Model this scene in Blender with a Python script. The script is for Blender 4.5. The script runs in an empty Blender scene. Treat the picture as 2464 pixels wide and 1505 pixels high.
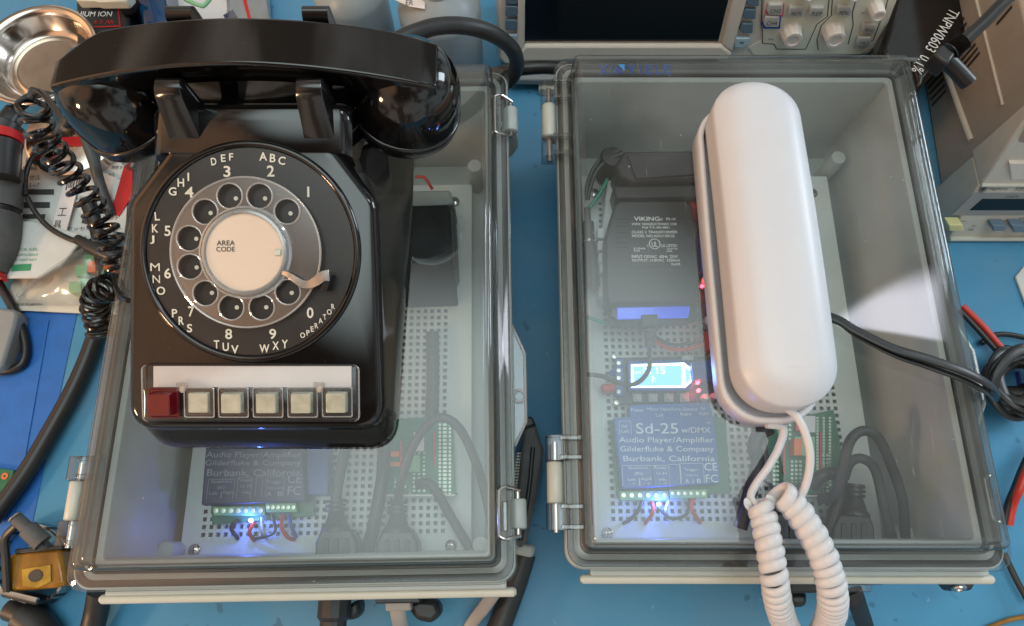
import bpy, bmesh, math, random
from mathutils import Vector, Matrix
from math import radians, sin, cos, pi
random.seed(7)
C = bpy.context.scene.collection
sc = bpy.context.scene
V = Vector

# ---------------------------------------------------------------- camera
SX = 3876 / 2463.0
F0 = 2700.0
TH = radians(18.31)
CAM = V((0, 0, .663))
cam_d = bpy.data.cameras.new('camera')
cam = bpy.data.objects.new('camera', cam_d)
C.objects.link(cam)
cam.location = CAM
cam.rotation_euler = (TH, 0, 0)
cam_d.sensor_width = 36
cam_d.lens = 36 * F0 / 3876
cam_d.clip_start = .01
cam_d.clip_end = 50
sc.camera = cam
sc.view_settings.view_transform = 'Standard'
sc.view_settings.look = 'None'
sc.view_settings.exposure = 0.32
sc.view_settings.gamma = 1
sc.cycles.transparent_max_bounces = 40
sc.cycles.max_bounces = 10
sc.cycles.caustics_refractive = False
sc.cycles.caustics_reflective = False
sc.cycles.sample_clamp_indirect = 6

# ---------------------------------------------------------------- world (the room: pale ceiling, darker walls)
W = bpy.data.worlds.new('World')
sc.world = W
W.use_nodes = True
nt = W.node_tree
nt.nodes.clear()
wo = nt.nodes.new('ShaderNodeOutputWorld')
bg = nt.nodes.new('ShaderNodeBackground')
tc = nt.nodes.new('ShaderNodeTexCoord')
nz = nt.nodes.new('ShaderNodeTexNoise')
nz.inputs['Scale'].default_value = 2.6
nz.inputs['Detail'].default_value = 4.5
nz.inputs['Distortion'].default_value = .45
rp = nt.nodes.new('ShaderNodeValToRGB')
rp.color_ramp.elements[0].position = .42
rp.color_ramp.elements[0].color = (.22, .19, .165, 1)
rp.color_ramp.elements[1].position = .56
rp.color_ramp.elements[1].color = (.80, .78, .75, 1)
nt.links.new(tc.outputs['Generated'], nz.inputs['Vector'])
nt.links.new(nz.outputs['Fac'], rp.inputs['Fac'])
sep = nt.nodes.new('ShaderNodeSeparateXYZ')
nt.links.new(tc.outputs['Generated'], sep.inputs[0])
mr = nt.nodes.new('ShaderNodeMapRange')
mr.inputs['From Min'].default_value = -.7
mr.inputs['From Max'].default_value = .7
nt.links.new(sep.outputs['X'], mr.inputs['Value'])
tint = nt.nodes.new('ShaderNodeMix')
tint.data_type = 'RGBA'
tint.inputs['A'].default_value = (1.12, .90, .72, 1)
tint.inputs['B'].default_value = (.86, 1.0, 1.08, 1)
nt.links.new(mr.outputs['Result'], tint.inputs['Factor'])
mul = nt.nodes.new('ShaderNodeMix')
mul.data_type = 'RGBA'
mul.blend_type = 'MULTIPLY'
mul.inputs['Factor'].default_value = 1
nt.links.new(rp.outputs['Color'], mul.inputs['A'])
nt.links.new(tint.outputs['Result'], mul.inputs['B'])


def blob(axis, a0, a1):
    """soft round patch of the room seen in one direction"""
    d = nt.nodes.new('ShaderNodeVectorMath'); d.operation = 'DOT_PRODUCT'
    d.inputs[1].default_value = tuple(V(axis).normalized())
    nt.links.new(tc.outputs['Generated'], d.inputs[0])
    m = nt.nodes.new('ShaderNodeMapRange'); m.interpolation_type = 'SMOOTHSTEP'
    m.inputs['From Min'].default_value = cos(radians(a0))
    m.inputs['From Max'].default_value = cos(radians(a1))
    nt.links.new(d.outputs['Value'], m.inputs['Value'])
    return m.outputs['Result']


def mixw(fac, colA, colB, mode='MIX'):
    m = nt.nodes.new('ShaderNodeMix'); m.data_type = 'RGBA'; m.blend_type = mode
    nt.links.new(fac, m.inputs['Factor'])
    nt.links.new(colA, m.inputs['A'])
    m.inputs['B'].default_value = colB
    return m.outputs['Result']


col = mul.outputs['Result']
col = mixw(blob((-.12, -.66, .78), 34, 12), col, (.08, .055, .045, 1))      # the dim side of the room behind the viewer
col = mixw(blob((-.56, -.42, .72), 22, 6), col, (1.25, .70, .42, 1))       # lamp-lit corner
col = mixw(blob((.01, .03, 1), 28, 8), col, (3.2, 3.75, 3.75, 1))


def mirror_dir(px, py):
    dx = (px - 1231.5) * SX; dy = -(py - 752.5) * SX
    return V((dx, sin(TH) * F0 + cos(TH) * dy, cos(TH) * F0 - sin(TH) * dy)).normalized()


def edge_mask(a, b, inside, w_):
    """smooth half-plane of directions, to one side of the edge a-b"""
    n_ = a.cross(b).normalized()
    if n_.dot(inside) < 0: n_ = -n_
    d = nt.nodes.new('ShaderNodeVectorMath'); d.operation = 'DOT_PRODUCT'
    d.inputs[1].default_value = tuple(n_)
    nt.links.new(tc.outputs['Generated'], d.inputs[0])
    m = nt.nodes.new('ShaderNodeMapRange'); m.interpolation_type = 'SMOOTHSTEP'
    m.inputs['From Min'].default_value = -w_
    m.inputs['From Max'].default_value = w_
    nt.links.new(d.outputs['Value'], m.inputs['Value'])
    return m.outputs['Result']


# bright wedge added to the world, shaped as the right lid's window glare
wA, wB, wC, wD = (mirror_dir(*q) for q in ((2040, 792), (2262, 612), (2520, 520), (2560, 805)))
wI = (wA + wB + wC + wD).normalized()
f_ = None
for a_, b_, ww in ((wA, wD, .006), (wA, wB, .016), (wB, wC, .03), (wC, wD, .02)):
    e_ = edge_mask(a_, b_, wI, ww)
    if f_ is None:
        f_ = e_
    else:
        mm_ = nt.nodes.new('ShaderNodeMath'); mm_.operation = 'MULTIPLY'
        nt.links.new(f_, mm_.inputs[0]); nt.links.new(e_, mm_.inputs[1])
        f_ = mm_.outputs[0]
col = mixw(f_, col, (8.2, 8.2, 9.3, 1))
col = mixw(blob((-.9, .1, .45), 26, 8), col, (1.9, 1.05, .55, 1))          # warm lit wall
nt.links.new(col, bg.inputs['Color'])
bg.inputs['Strength'].default_value = .8
nt.links.new(bg.outputs[0], wo.inputs[0])


def area(name, loc, target, sx, sy, power, col):
    l = bpy.data.lights.new(name, 'AREA')
    l.shape = 'RECTANGLE'
    l.size = sx
    l.size_y = sy
    l.energy = power
    l.color = col
    o = bpy.data.objects.new(name, l)
    C.objects.link(o)
    o.location = loc
    o.rotation_euler = (V(target) - V(loc)).to_track_quat('-Z', 'Y').to_euler()
    return o


area('side_window', (1.6, .9, .75), (.1, .2, .1), .5, .5, 8.5, (.78, .90, 1.0))
area('warm_lamp', (-1.15, -.42, .56), (-.1, .15, .17), .12, .12, 5.2, (1.0, .60, .34))

# ---------------------------------------------------------------- helpers
cs, sn = cos(TH), sin(TH)


def ray(px, py):
    dx = (px - 1231.5) * SX
    dy = -(py - 752.5) * SX
    return V((dx, sn * F0 + cs * dy, -cs * F0 + sn * dy))


ROW = [0, 600, 1150, 1748]
COL = [(0, 2.427), (900, 2.347), (1850, 2.347), (2876, 2.427)]


def k(r, c, x, y):
    o, s = COL[c]
    return ((o + x / s) / SX, (ROW[r] + y / s) / SX)


def P(px, py, z):
    d = ray(px, py)
    return CAM + d * ((z - CAM.z) / d.z)


class Fr:
    def __init__(s, o, u=(1, 0, 0), v=(0, 1, 0)):
        s.o = V(o)
        s.u = V(u).normalized()
        s.v = V(v).normalized()
        s.n = s.u.cross(s.v).normalized()

    def pt(s, a, b, c=0):
        return s.o + s.u * a + s.v * b + s.n * c

    def hit(s, px, py, c=0):
        d = ray(px, py)
        o = s.o + s.n * c
        t = (o - CAM).dot(s.n) / d.dot(s.n)
        q = CAM + d * t - s.o
        return (q.dot(s.u), q.dot(s.v))

    def up(s, c):
        return Fr(s.pt(0, 0, c), s.u, s.v)

    def at(s, a, b, c=0, rot=0):
        return Fr(s.pt(a, b, c), s.u * cos(rot) + s.v * sin(rot), s.v * cos(rot) - s.u * sin(rot))


def HZ(z, yaw=0):
    return Fr((0, 0, z), (cos(yaw), sin(yaw), 0), (-sin(yaw), cos(yaw), 0))


class MB:
    def __init__(s):
        s.v = []
        s.f = []

    def add(s, vs, fs):
        n = len(s.v)
        s.v += [tuple(x) for x in vs]
        s.f += [tuple(i + n for i in f) for f in fs]
        return s

    def box(s, fr, a0, b0, c0, a1, b1, c1):
        vs = [fr.pt(a, b, c) for c in (c0, c1) for b in (b0, b1) for a in (a0, a1)]
        return s.add(vs, [(0, 2, 3, 1), (4, 5, 7, 6), (0, 1, 5, 4), (1, 3, 7, 5), (3, 2, 6, 7), (2, 0, 4, 6)])

    def prism(s, fr, pts, c0, c1, top=None):
        n = len(pts)
        ar = sum(pts[i][0] * pts[(i + 1) % n][1] - pts[(i + 1) % n][0] * pts[i][1] for i in range(n))
        if ar < 0:
            pts = pts[::-1]
            if top: top = top[::-1]
        tp = top or pts
        vs = [fr.pt(a, b, c0) for a, b in pts] + [fr.pt(a, b, c1) for a, b in tp]
        fs = [tuple(range(n))[::-1], tuple(range(n, 2 * n))] + [(i, (i + 1) % n, n + (i + 1) % n, n + i) for i in range(n)]
        return s.add(vs, fs)

    def loft(s, rings, cap0=True, cap1=True):
        n = len(rings[0])
        vs = [p for r in rings for p in r]
        fs = []
        for j in range(len(rings) - 1):
            for i in range(n):
                i2 = (i + 1) % n
                fs.append((j * n + i, j * n + i2, (j + 1) * n + i2, (j + 1) * n + i))
        if cap0: fs.append(tuple(range(n))[::-1])
        if cap1: fs.append(tuple(range((len(rings) - 1) * n, len(rings) * n)))
        return s.add(vs, fs)

    def lathe(s, fr, a, b, prof, seg=32, cap0=True, cap1=True, sy=1):
        rings = [[fr.pt(a + max(r, 1e-5) * cos(2 * pi * i / seg), b + sy * max(r, 1e-5) * sin(2 * pi * i / seg), c) for i in range(seg)] for r, c in prof]
        return s.loft(rings, cap0, cap1)

    def cyl(s, fr, a, b, r, c0, c1, seg=24, r2=None):
        return s.lathe(fr, a, b, [(r, c0), (r if r2 is None else r2, c1)], seg)

    def torus(s, fr, a, b, R, r, c=0, seg=48, m=10):
        rings = []
        for j in range(seg + 1):
            t = 2 * pi * j / seg
            rings.append([fr.pt(a + (R + r * cos(2 * pi * i / m)) * cos(t), b + (R + r * cos(2 * pi * i / m)) * sin(t), c + r * sin(2 * pi * i / m)) for i in range(m)])
        return s.loft(rings, False, False)

    def tube(s, pts, r, m=10, flat=None, cap=True):
        pts = [V(p) for p in pts]
        n = len(pts)
        rr = r if isinstance(r, (list, tuple)) else [r] * n
        T = []
        for i in range(n):
            t = pts[min(i + 1, n - 1)] - pts[max(i - 1, 0)]
            T.append(t.normalized() if t.length > 1e-9 else V((1, 0, 0)))
        nn = T[0].cross(V((0, 0, 1)))
        if nn.length < .1: nn = T[0].cross(V((0, 1, 0)))
        nn.normalize()
        rings = []
        for i in range(n):
            if flat:  # flat = (normal direction, thickness ratio)
                nn = T[i].cross(flat[0]).normalized()
                bb = T[i].cross(nn).normalized()
                rings.append([pts[i] + nn * rr[i] * cos(2 * pi * j / m) + bb * rr[i] * flat[1] * sin(2 * pi * j / m) for j in range(m)])
            else:
                nn = (nn - T[i] * nn.dot(T[i]))
                nn.normalize()
                bb = T[i].cross(nn)
                rings.append([pts[i] + nn * rr[i] * cos(2 * pi * j / m) + bb * rr[i] * sin(2 * pi * j / m) for j in range(m)])
        return s.loft(rings, cap, cap)


def spl(pts, n=12):
    """Catmull-Rom through 3-D points"""
    pts = [V(p) for p in pts]
    out = []
    q = [pts[0] * 2 - pts[1]] + pts + [pts[-1] * 2 - pts[-2]]
    for i in range(1, len(q) - 2):
        for j in range(n):
            t = j / n
            out.append(.5 * ((2 * q[i]) + (q[i + 1] - q[i - 1]) * t + (2 * q[i - 1] - 5 * q[i] + 4 * q[i + 1] - q[i + 2]) * t * t + (3 * q[i] - q[i - 1] - 3 * q[i + 1] + q[i + 2]) * t ** 3))
    out.append(pts[-1])
    return out


def pp(l):
    """list of (px,py,z) -> world points"""
    return [P(*q) for q in l]


def rrect(x0, y0, x1, y1, r, n=6):
    out = []
    for cx, cy, a in ((x1 - r, y1 - r, 0), (x0 + r, y1 - r, 90), (x0 + r, y0 + r, 180), (x1 - r, y0 + r, 270)):
        for i in range(n + 1):
            t = radians(a + 90 * i / n)
            out.append((cx + r * cos(t), cy + r * sin(t)))
    return out


def rpoly(cn, n=6):
    """closed polygon with rounded corners, cn = [(a,b,r)], counter-clockwise"""
    out = []
    m = len(cn)
    for i in range(m):
        p = V(cn[i][:2]); a = V(cn[i - 1][:2]); b = V(cn[(i + 1) % m][:2]); r = cn[i][2]
        da = (a - p).normalized(); db = (b - p).normalized()
        for j in range(n + 1):
            t = j / n
            p0 = p + da * r; p2 = p + db * r
            q = p0 * (1 - t) ** 2 + p * 2 * t * (1 - t) + p2 * t * t
            out.append((q.x, q.y))
    return out


def obj(name, mb, mat, parent=None, smooth=True, bev=0, seg=2, ang=35, loc=None):
    me = bpy.data.meshes.new(name)
    org = V(loc) if loc is not None else (V(mb.v[0]) if mb.v else V())
    if parent is not None:
        org = V(parent['_w'])
    me.from_pydata([tuple(V(v) - org) for v in mb.v], [], mb.f)
    me.materials.append(mat)
    if smooth:
        me.shade_smooth()
        try:
            me.set_sharp_from_angle(angle=radians(ang))
        except Exception:
            pass
    me.update()
    o = bpy.data.objects.new(name, me)
    C.objects.link(o)
    o['_w'] = tuple(org)
    if parent is not None:
        o.parent = parent
    else:
        o.location = org
    if bev:
        m = o.modifiers.new('bevel', 'BEVEL')
        m.width = bev
        m.segments = seg
        m.limit_method = 'ANGLE'
        m.angle_limit = radians(40)
        m.use_clamp_overlap = True
    return o


def tag(o, label=None, cat=None, group=None, kind=None):
    if label: o['label'] = label
    if cat: o['category'] = cat
    if group: o['group'] = group
    if kind: o['kind'] = kind
    return o


def thing(name, label, cat, loc, group=None):
    o = bpy.data.objects.new(name, None)
    C.objects.link(o)
    o.empty_display_size = .01
    o.location = loc
    o['_w'] = tuple(loc)
    return tag(o, label, cat, group)


def copy_tree(src, delta, rot=0):
    """copy a thing, its parts and their sub-parts"""
    c = src.copy()
    C.objects.link(c)
    c.location = V(src.location) + V(delta)
    c['_w'] = tuple(V(src['_w']) + V(delta))
    if rot: c.rotation_euler.z += rot
    for ch in list(src.children):
        d = ch.copy(); C.objects.link(d); d.parent = c
        for g in ch.children:
            e = g.copy(); C.objects.link(e); e.parent = d
    return c


# text -------------------------------------------------------------
_fc = {}


def glyph(st, bold=0):
    key = (st, bold)
    if key not in _fc:
        cu = bpy.data.curves.new('t', 'FONT')
        cu.body = st
        cu.offset = bold
        cu.resolution_u = 3
        o = bpy.data.objects.new('t', cu)
        C.objects.link(o)
        dg = bpy.context.evaluated_depsgraph_get()
        me = o.evaluated_get(dg).to_mesh()
        vs = [(v.co.x, v.co.y) for v in me.vertices]
        fs = [tuple(p.vertices) for p in me.polygons]
        o.to_mesh_clear()
        bpy.data.objects.remove(o)
        bpy.data.curves.remove(cu)
        _fc[key] = (vs, fs)
    return _fc[key]


def text(name, fr, items, mat, parent, c=.0003, bold=0.0):
    """items: (string, x0, y0, x1, y1[, rot]) in photo coordinates measured on the frame's plane"""
    mb = MB()
    for it in items:
        st, x0, y0, x1, y1 = it[:5]
        rot = radians(it[5]) if len(it) > 5 else 0
        vs, fs = glyph(st, 0.0 if st in ('M', 'N') else bold)
        if not vs: continue
        X0 = min(v[0] for v in vs); X1 = max(v[0] for v in vs); Y0 = min(v[1] for v in vs); Y1 = max(v[1] for v in vs)
        cx, cy = (x0 + x1) / 2, (y0 + y1) / 2
        a, b = fr.hit(cx, cy, c)
        al = fr.hit(x0, cy, c); ar = fr.hit(x1, cy, c)
        w = math.hypot(ar[0] - al[0], ar[1] - al[1])
        if abs(ar[0] - al[0]) < abs(ar[1] - al[1]): pass
        bt = fr.hit(cx, y0, c); bb = fr.hit(cx, y1, c)
        h = math.hypot(bt[0] - bb[0], bt[1] - bb[1])
        if len(it) > 5:   # rotated: sizes given as unrotated width / height
            pass
        f2 = fr.at(a, b, 0, rot)
        mb.add([f2.pt(((v[0] - X0) / max(X1 - X0, 1e-6) - .5) * w, ((v[1] - Y0) / max(Y1 - Y0, 1e-6) - .5) * h, c) for v in vs], fs)
    return obj(name, mb, mat, parent, smooth=False)


# ---------------------------------------------------------------- materials
def NN(m, t):
    return m.node_tree.nodes.new(t)


def base_mat(name):
    m = bpy.data.materials.new(name)
    m.use_nodes = True
    b = m.node_tree.nodes.get('Principled BSDF')
    return m, b, m.node_tree.links


def pm(name, col, rough=.5, metal=0, spec=.5, var=.08, bump=0, bscale=400, nscale=60, rvar=.1, coat=0, emit=None, es=0, sss=0, col2=None, n2=4, lo=.45, hi=.6):
    m, b, L = base_mat(name)
    tcn = NN(m, 'ShaderNodeTexCoord')
    n = NN(m, 'ShaderNodeTexNoise')
    n.inputs['Scale'].default_value = nscale
    n.inputs['Detail'].default_value = 4
    L.new(tcn.outputs['Object'], n.inputs['Vector'])
    r = NN(m, 'ShaderNodeValToRGB')
    r.color_ramp.elements[0].position = .3
    r.color_ramp.elements[1].position = .7
    r.color_ramp.elements[0].color = tuple(c * (1 - var) for c in col[:3]) + (1,)
    r.color_ramp.elements[1].color = tuple(min(1, c * (1 + var)) for c in col[:3]) + (1,)
    L.new(n.outputs['Fac'], r.inputs['Fac'])
    src = r.outputs['Color']
    if col2:
        n3 = NN(m, 'ShaderNodeTexNoise')
        n3.inputs['Scale'].default_value = n2
        n3.inputs['Detail'].default_value = 3
        L.new(tcn.outputs['Object'], n3.inputs['Vector'])
        mr_ = NN(m, 'ShaderNodeMapRange')
        mr_.inputs['From Min'].default_value = lo
        mr_.inputs['From Max'].default_value = hi
        L.new(n3.outputs['Fac'], mr_.inputs['Value'])
        mx = NN(m, 'ShaderNodeMix')
        mx.data_type = 'RGBA'
        L.new(mr_.outputs['Result'], mx.inputs['Factor'])
        L.new(src, mx.inputs['A'])
        mx.inputs['B'].default_value = tuple(col2) + (1,)
        src = mx.outputs['Result']
    L.new(src, b.inputs['Base Color'])
    mr_ = NN(m, 'ShaderNodeMapRange')
    mr_.inputs['To Min'].default_value = max(0, rough - rvar)
    mr_.inputs['To Max'].default_value = min(1, rough + rvar)
    L.new(n.outputs['Fac'], mr_.inputs['Value'])
    L.new(mr_.outputs['Result'], b.inputs['Roughness'])
    b.inputs['Metallic'].default_value = metal
    b.inputs['Specular IOR Level'].default_value = spec
    b.inputs['Coat Weight'].default_value = coat
    b.inputs['Subsurface Weight'].default_value = sss
    b.inputs['Subsurface Scale'].default_value = .004
    if emit:
        b.inputs['Emission Color'].default_value = tuple(emit) + (1,)
        b.inputs['Emission Strength'].default_value = es
    if bump:
        n4 = NN(m, 'ShaderNodeTexNoise')
        n4.inputs['Scale'].default_value = bscale
        n4.inputs['Detail'].default_value = 5
        L.new(tcn.outputs['Object'], n4.inputs['Vector'])
        bp = NN(m, 'ShaderNodeBump')
        bp.inputs['Strength'].default_value = bump
        bp.inputs['Distance'].default_value = .001
        L.new(n4.outputs['Fac'], bp.inputs['Height'])
        L.new(bp.outputs['Normal'], b.inputs['Normal'])
    return m


def clear(name, tint_=(.95, .97, .96), edge=(.30, .30, .30), rough=.03, haze=.02, hazecol=(.8, .8, .8), f0=.045, scratch=True, epow=4):
    """clear plastic: a thin sheet that passes light, with a surface reflection that grows at grazing angles"""
    m = bpy.data.materials.new(name)
    m.use_nodes = True
    t = m.node_tree
    t.nodes.clear()
    L = t.links
    out = NN(m, 'ShaderNodeOutputMaterial')
    tr = NN(m, 'ShaderNodeBsdfTransparent')
    gl = NN(m, 'ShaderNodeBsdfGlossy')
    df = NN(m, 'ShaderNodeBsdfDiffuse')
    df.inputs['Color'].default_value = tuple(hazecol) + (1,)
    lw = NN(m, 'ShaderNodeLayerWeight')
    lw.inputs['Blend'].default_value = .5
    pw = NN(m, 'ShaderNodeMath'); pw.operation = 'POWER'
    pw.inputs[1].default_value = 5
    L.new(lw.outputs['Facing'], pw.inputs[0])
    ma = NN(m, 'ShaderNodeMath'); ma.operation = 'MULTIPLY_ADD'
    ma.inputs[1].default_value = 1 - f0
    ma.inputs[2].default_value = f0
    L.new(pw.outputs[0], ma.inputs[0])
    p2 = NN(m, 'ShaderNodeMath'); p2.operation = 'POWER'
    p2.inputs[1].default_value = epow
    L.new(lw.outputs['Facing'], p2.inputs[0])
    mx = NN(m, 'ShaderNodeMix'); mx.data_type = 'RGBA'
    mx.inputs['A'].default_value = tuple(tint_) + (1,)
    mx.inputs['B'].default_value = tuple(edge) + (1,)
    L.new(p2.outputs[0], mx.inputs['Factor'])
    L.new(mx.outputs['Result'], tr.inputs['Color'])
    tcn = NN(m, 'ShaderNodeTexCoord')
    mh = NN(m, 'ShaderNodeMixShader')
    mh.inputs[0].default_value = haze
    if scratch:
        n = NN(m, 'ShaderNodeTexNoise')
        n.inputs['Scale'].default_value = 18
        n.inputs['Detail'].default_value = 6
        L.new(tcn.outputs['Object'], n.inputs['Vector'])
        r = NN(m, 'ShaderNodeMapRange')
        r.inputs['From Min'].default_value = .3
        r.inputs['From Max'].default_value = .75
        r.inputs['To Min'].default_value = haze * .4
        r.inputs['To Max'].default_value = haze * 1.7
        L.new(n.outputs['Fac'], r.inputs['Value'])
        mp = NN(m, 'ShaderNodeMapping')
        mp.inputs['Rotation'].default_value = (0, 0, .6)
        mp.inputs['Scale'].default_value = (900, 26, 60)
        L.new(tcn.outputs['Object'], mp.inputs['Vector'])
        ns_ = NN(m, 'ShaderNodeTexNoise'); ns_.inputs['Scale'].default_value = 1; ns_.inputs['Detail'].default_value = 1
        ns_.inputs['Distortion'].default_value = .8
        L.new(mp.outputs[0], ns_.inputs['Vector'])
        rs = NN(m, 'ShaderNodeMapRange')
        rs.inputs['From Min'].default_value = .74; rs.inputs['From Max'].default_value = .80
        rs.inputs['To Max'].default_value = .22
        L.new(ns_.outputs['Fac'], rs.inputs['Value'])
        nd = NN(m, 'ShaderNodeTexNoise'); nd.inputs['Scale'].default_value = 420; nd.inputs['Detail'].default_value = 1
        L.new(tcn.outputs['Object'], nd.inputs['Vector'])
        rd = NN(m, 'ShaderNodeMapRange')
        rd.inputs['From Min'].default_value = .79; rd.inputs['From Max'].default_value = .82
        rd.inputs['To Max'].default_value = .5
        L.new(nd.outputs['Fac'], rd.inputs['Value'])
        a1 = NN(m, 'ShaderNodeMath'); a1.operation = 'ADD'; a1.use_clamp = True
        L.new(r.outputs['Result'], a1.inputs[0]); L.new(rs.outputs['Result'], a1.inputs[1])
        a2 = NN(m, 'ShaderNodeMath'); a2.operation = 'ADD'; a2.use_clamp = True
        L.new(a1.outputs[0], a2.inputs[0]); L.new(rd.outputs['Result'], a2.inputs[1])
        L.new(a2.outputs[0], mh.inputs[0])
        r2 = NN(m, 'ShaderNodeMapRange')
        r2.inputs['To Min'].default_value = max(0, rough - .02)
        r2.inputs['To Max'].default_value = rough + .04
        L.new(n.outputs['Fac'], r2.inputs['Value'])
        L.new(r2.outputs['Result'], gl.inputs['Roughness'])
    else:
        gl.inputs['Roughness'].default_value = rough
    L.new(tr.outputs[0], mh.inputs[1])
    L.new(df.outputs[0], mh.inputs[2])
    ms = NN(m, 'ShaderNodeMixShader')
    L.new(ma.outputs[0], ms.inputs[0])
    L.new(mh.outputs[0], ms.inputs[1])
    L.new(gl.outputs[0], ms.inputs[2])
    L.new(ms.outputs[0], out.inputs['Surface'])
    return m


def emis(name, col, s):
    m = bpy.data.materials.new(name)
    m.use_nodes = True
    t = m.node_tree
    t.nodes.clear()
    out = NN(m, 'ShaderNodeOutputMaterial')
    e = NN(m, 'ShaderNodeEmission')
    e.inputs[0].default_value = tuple(col) + (1,)
    e.inputs[1].default_value = s
    t.links.new(e.outputs[0], out.inputs[0])
    return m


M = {}
M['mat'] = pm('bench_mat_blue', (.045, .235, .41), .55, var=.06, bump=.12, bscale=900, nscale=25, col2=(.075, .24, .39), n2=9)
M['tape'] = pm('painters_tape', (.012, .13, .46), .6, var=.1, bump=.2, bscale=500)
M['bake'] = pm('black_gloss_plastic', (.0045, .004, .004), .07, var=.2, rvar=.035, nscale=30, spec=.62, bump=.012, bscale=60)


def dust(m, sc_, thr, col, amt=.8):
    """fine settled specks"""
    b = m.node_tree.nodes.get('Principled BSDF'); L = m.node_tree.links
    src = b.inputs['Base Color'].links[0].from_socket
    tcn = NN(m, 'ShaderNodeTexCoord')
    n = NN(m, 'ShaderNodeTexNoise'); n.inputs['Scale'].default_value = sc_; n.inputs['Detail'].default_value = 2
    L.new(tcn.outputs['Object'], n.inputs['Vector'])
    r = NN(m, 'ShaderNodeMapRange')
    r.inputs['From Min'].default_value = thr; r.inputs['From Max'].default_value = thr + .03
    r.inputs['To Max'].default_value = amt
    L.new(n.outputs['Fac'], r.inputs['Value'])
    mx = NN(m, 'ShaderNodeMix'); mx.data_type = 'RGBA'
    L.new(r.outputs['Result'], mx.inputs['Factor']); L.new(src, mx.inputs['A'])
    mx.inputs['B'].default_value = tuple(col) + (1,)
    L.new(mx.outputs['Result'], b.inputs['Base Color'])


dust(M['bake'], 700, .74, (.12, .11, .10))
dust(M['mat'], 55, .70, (.02, .09, .17), .6)
dust(M['mat'], 160, .74, (.25, .40, .50), .5)
M['bake2'] = pm('black_gloss_plastic_worn', (.009, .008, .008), .16, var=.2, rvar=.07, nscale=40, spec=.6)
M['plate'] = pm('dial_face_black', (.022, .021, .020), .32, var=.1, spec=.5)
M['ink'] = pm('cream_lettering', (.70, .67, .56), .5, var=.04)
M['rubber'] = pm('black_rubber', (.014, .014, .014), .38, var=.2, rvar=.08)
M['rubberm'] = pm('black_plastic_satin', (.018, .018, .018), .45, var=.2, bump=.15, bscale=1500)
M['cordb'] = pm('black_cord_gloss', (.010, .008, .007), .15, var=.2, spec=.6, rvar=.04)
M['white'] = pm('white_phone_plastic', (.645, .65, .685), .38, var=.012, sss=.08, rvar=.04)
M['whitec'] = pm('white_cord_plastic', (.63, .62, .63), .42, var=.02, sss=.08, rvar=.05)
M['grey'] = pm('pale_grey_abs', (.43, .47, .455), .42, var=.03)
M['greyd'] = pm('mid_grey_abs', (.30, .34, .33), .5, var=.04)
M['perf'] = pm('plate_grey', (.58, .62, .60), .5, var=.03)
M['cream'] = pm('cream_abs', (.58, .57, .49), .35, var=.03)
M['gasket'] = pm('gasket_dark', (.006, .0055, .0055), .4, var=.12)
M['steel'] = pm('steel', (.55, .53, .50), .18, metal=1, var=.05, rvar=.08, nscale=200)
M['bowl'] = pm('bowl_steel', (.62, .55, .48), .16, metal=1, var=.05, rvar=.05)
M['card'] = pm('number_card', (.74, .595, .47), .45, var=.04, nscale=20)
M['paper'] = pm('paper_white', (.76, .68, .65), .7, var=.04)
M['paperw'] = pm('packet_paper', (.62, .62, .59), .6, var=.06, bump=.3, bscale=60)
M['paperc'] = pm('card_stock', (.66, .62, .52), .6, var=.05)
M['red'] = pm('red_plastic', (.50, .012, .012), .35, var=.1)
M['redt'] = pm('red_key', (.20, .002, .007), .12, var=.15, coat=.4, sss=.2)
M['redt'].node_tree.nodes['Principled BSDF'].inputs['Transmission Weight'].default_value = .35
M['keyc'] = pm('pale_key', (.80, .77, .60), .10, var=.15, coat=.5, nscale=150)
M['keyc'].node_tree.nodes['Principled BSDF'].inputs['Transmission Weight'].default_value = .45
M['navy'] = pm('navy_label', (.018, .030, .10), .42, var=.08)
M['blue'] = pm('blue_label', (.035, .11, .36), .42, var=.06)
M['blue2'] = pm('blue_relay', (.02, .07, .30), .35, var=.08)
M['inkb'] = pm('pale_blue_print', (.62, .68, .78), .7, var=.03)
M['inkn'] = pm('dim_blue_print', (.30, .34, .44), .7, var=.03)
M['inkg'] = pm('grey_print', (.75, .75, .72), .7, var=.05)
M['inkd'] = pm('dark_print', (.05, .05, .05), .5, var=.05)
M['inkbl'] = pm('blue_print', (.002, .06, .30), .4, var=.05)
M['inksky'] = pm('sky_blue_print', (.02, .32, .85), .4, var=.05)
M['pcb'] = pm('green_board', (.012, .13, .06), .4, var=.2, nscale=150)
M['pcbb'] = pm('navy_board', (.010, .018, .055), .35, var=.2)
M['term'] = pm('green_terminal', (.05, .28, .12), .4, var=.08)
M['termp'] = pm('pale_green_terminal', (.20, .46, .24), .4, var=.1)
M['orange'] = pm('orange_plastic', (.75, .16, .03), .4, var=.1)
M['wred'] = pm('red_wire', (.55, .03, .015), .4, var=.1)
M['wgreen'] = pm('green_wire', (.01, .30, .20), .4, var=.1)
M['wblue'] = pm('blue_wire', (.02, .06, .35), .4, var=.1)
M['wwhite'] = pm('white_wire', (.6, .6, .6), .4, var=.1)
M['pads'] = pm('tinned_pads', (.62, .66, .56), .3, metal=.7, var=.1)
M['gcab'] = pm('grey_cable', (.05, .055, .055), .5, var=.1)
M['gcab2'] = pm('light_grey_cable', (.34, .31, .28), .45, var=.06)
M['scope'] = pm('scope_beige', (.74, .67, .58), .45, var=.03)
M['scopel'] = pm('scope_panel', (.72, .71, .58), .5, var=.03)
M['scopeb'] = pm('scope_keys_blue', (.13, .20, .27), .4, var=.06)
M['scopec'] = pm('scope_key_pale', (.42, .58, .66), .4, var=.05)
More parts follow.
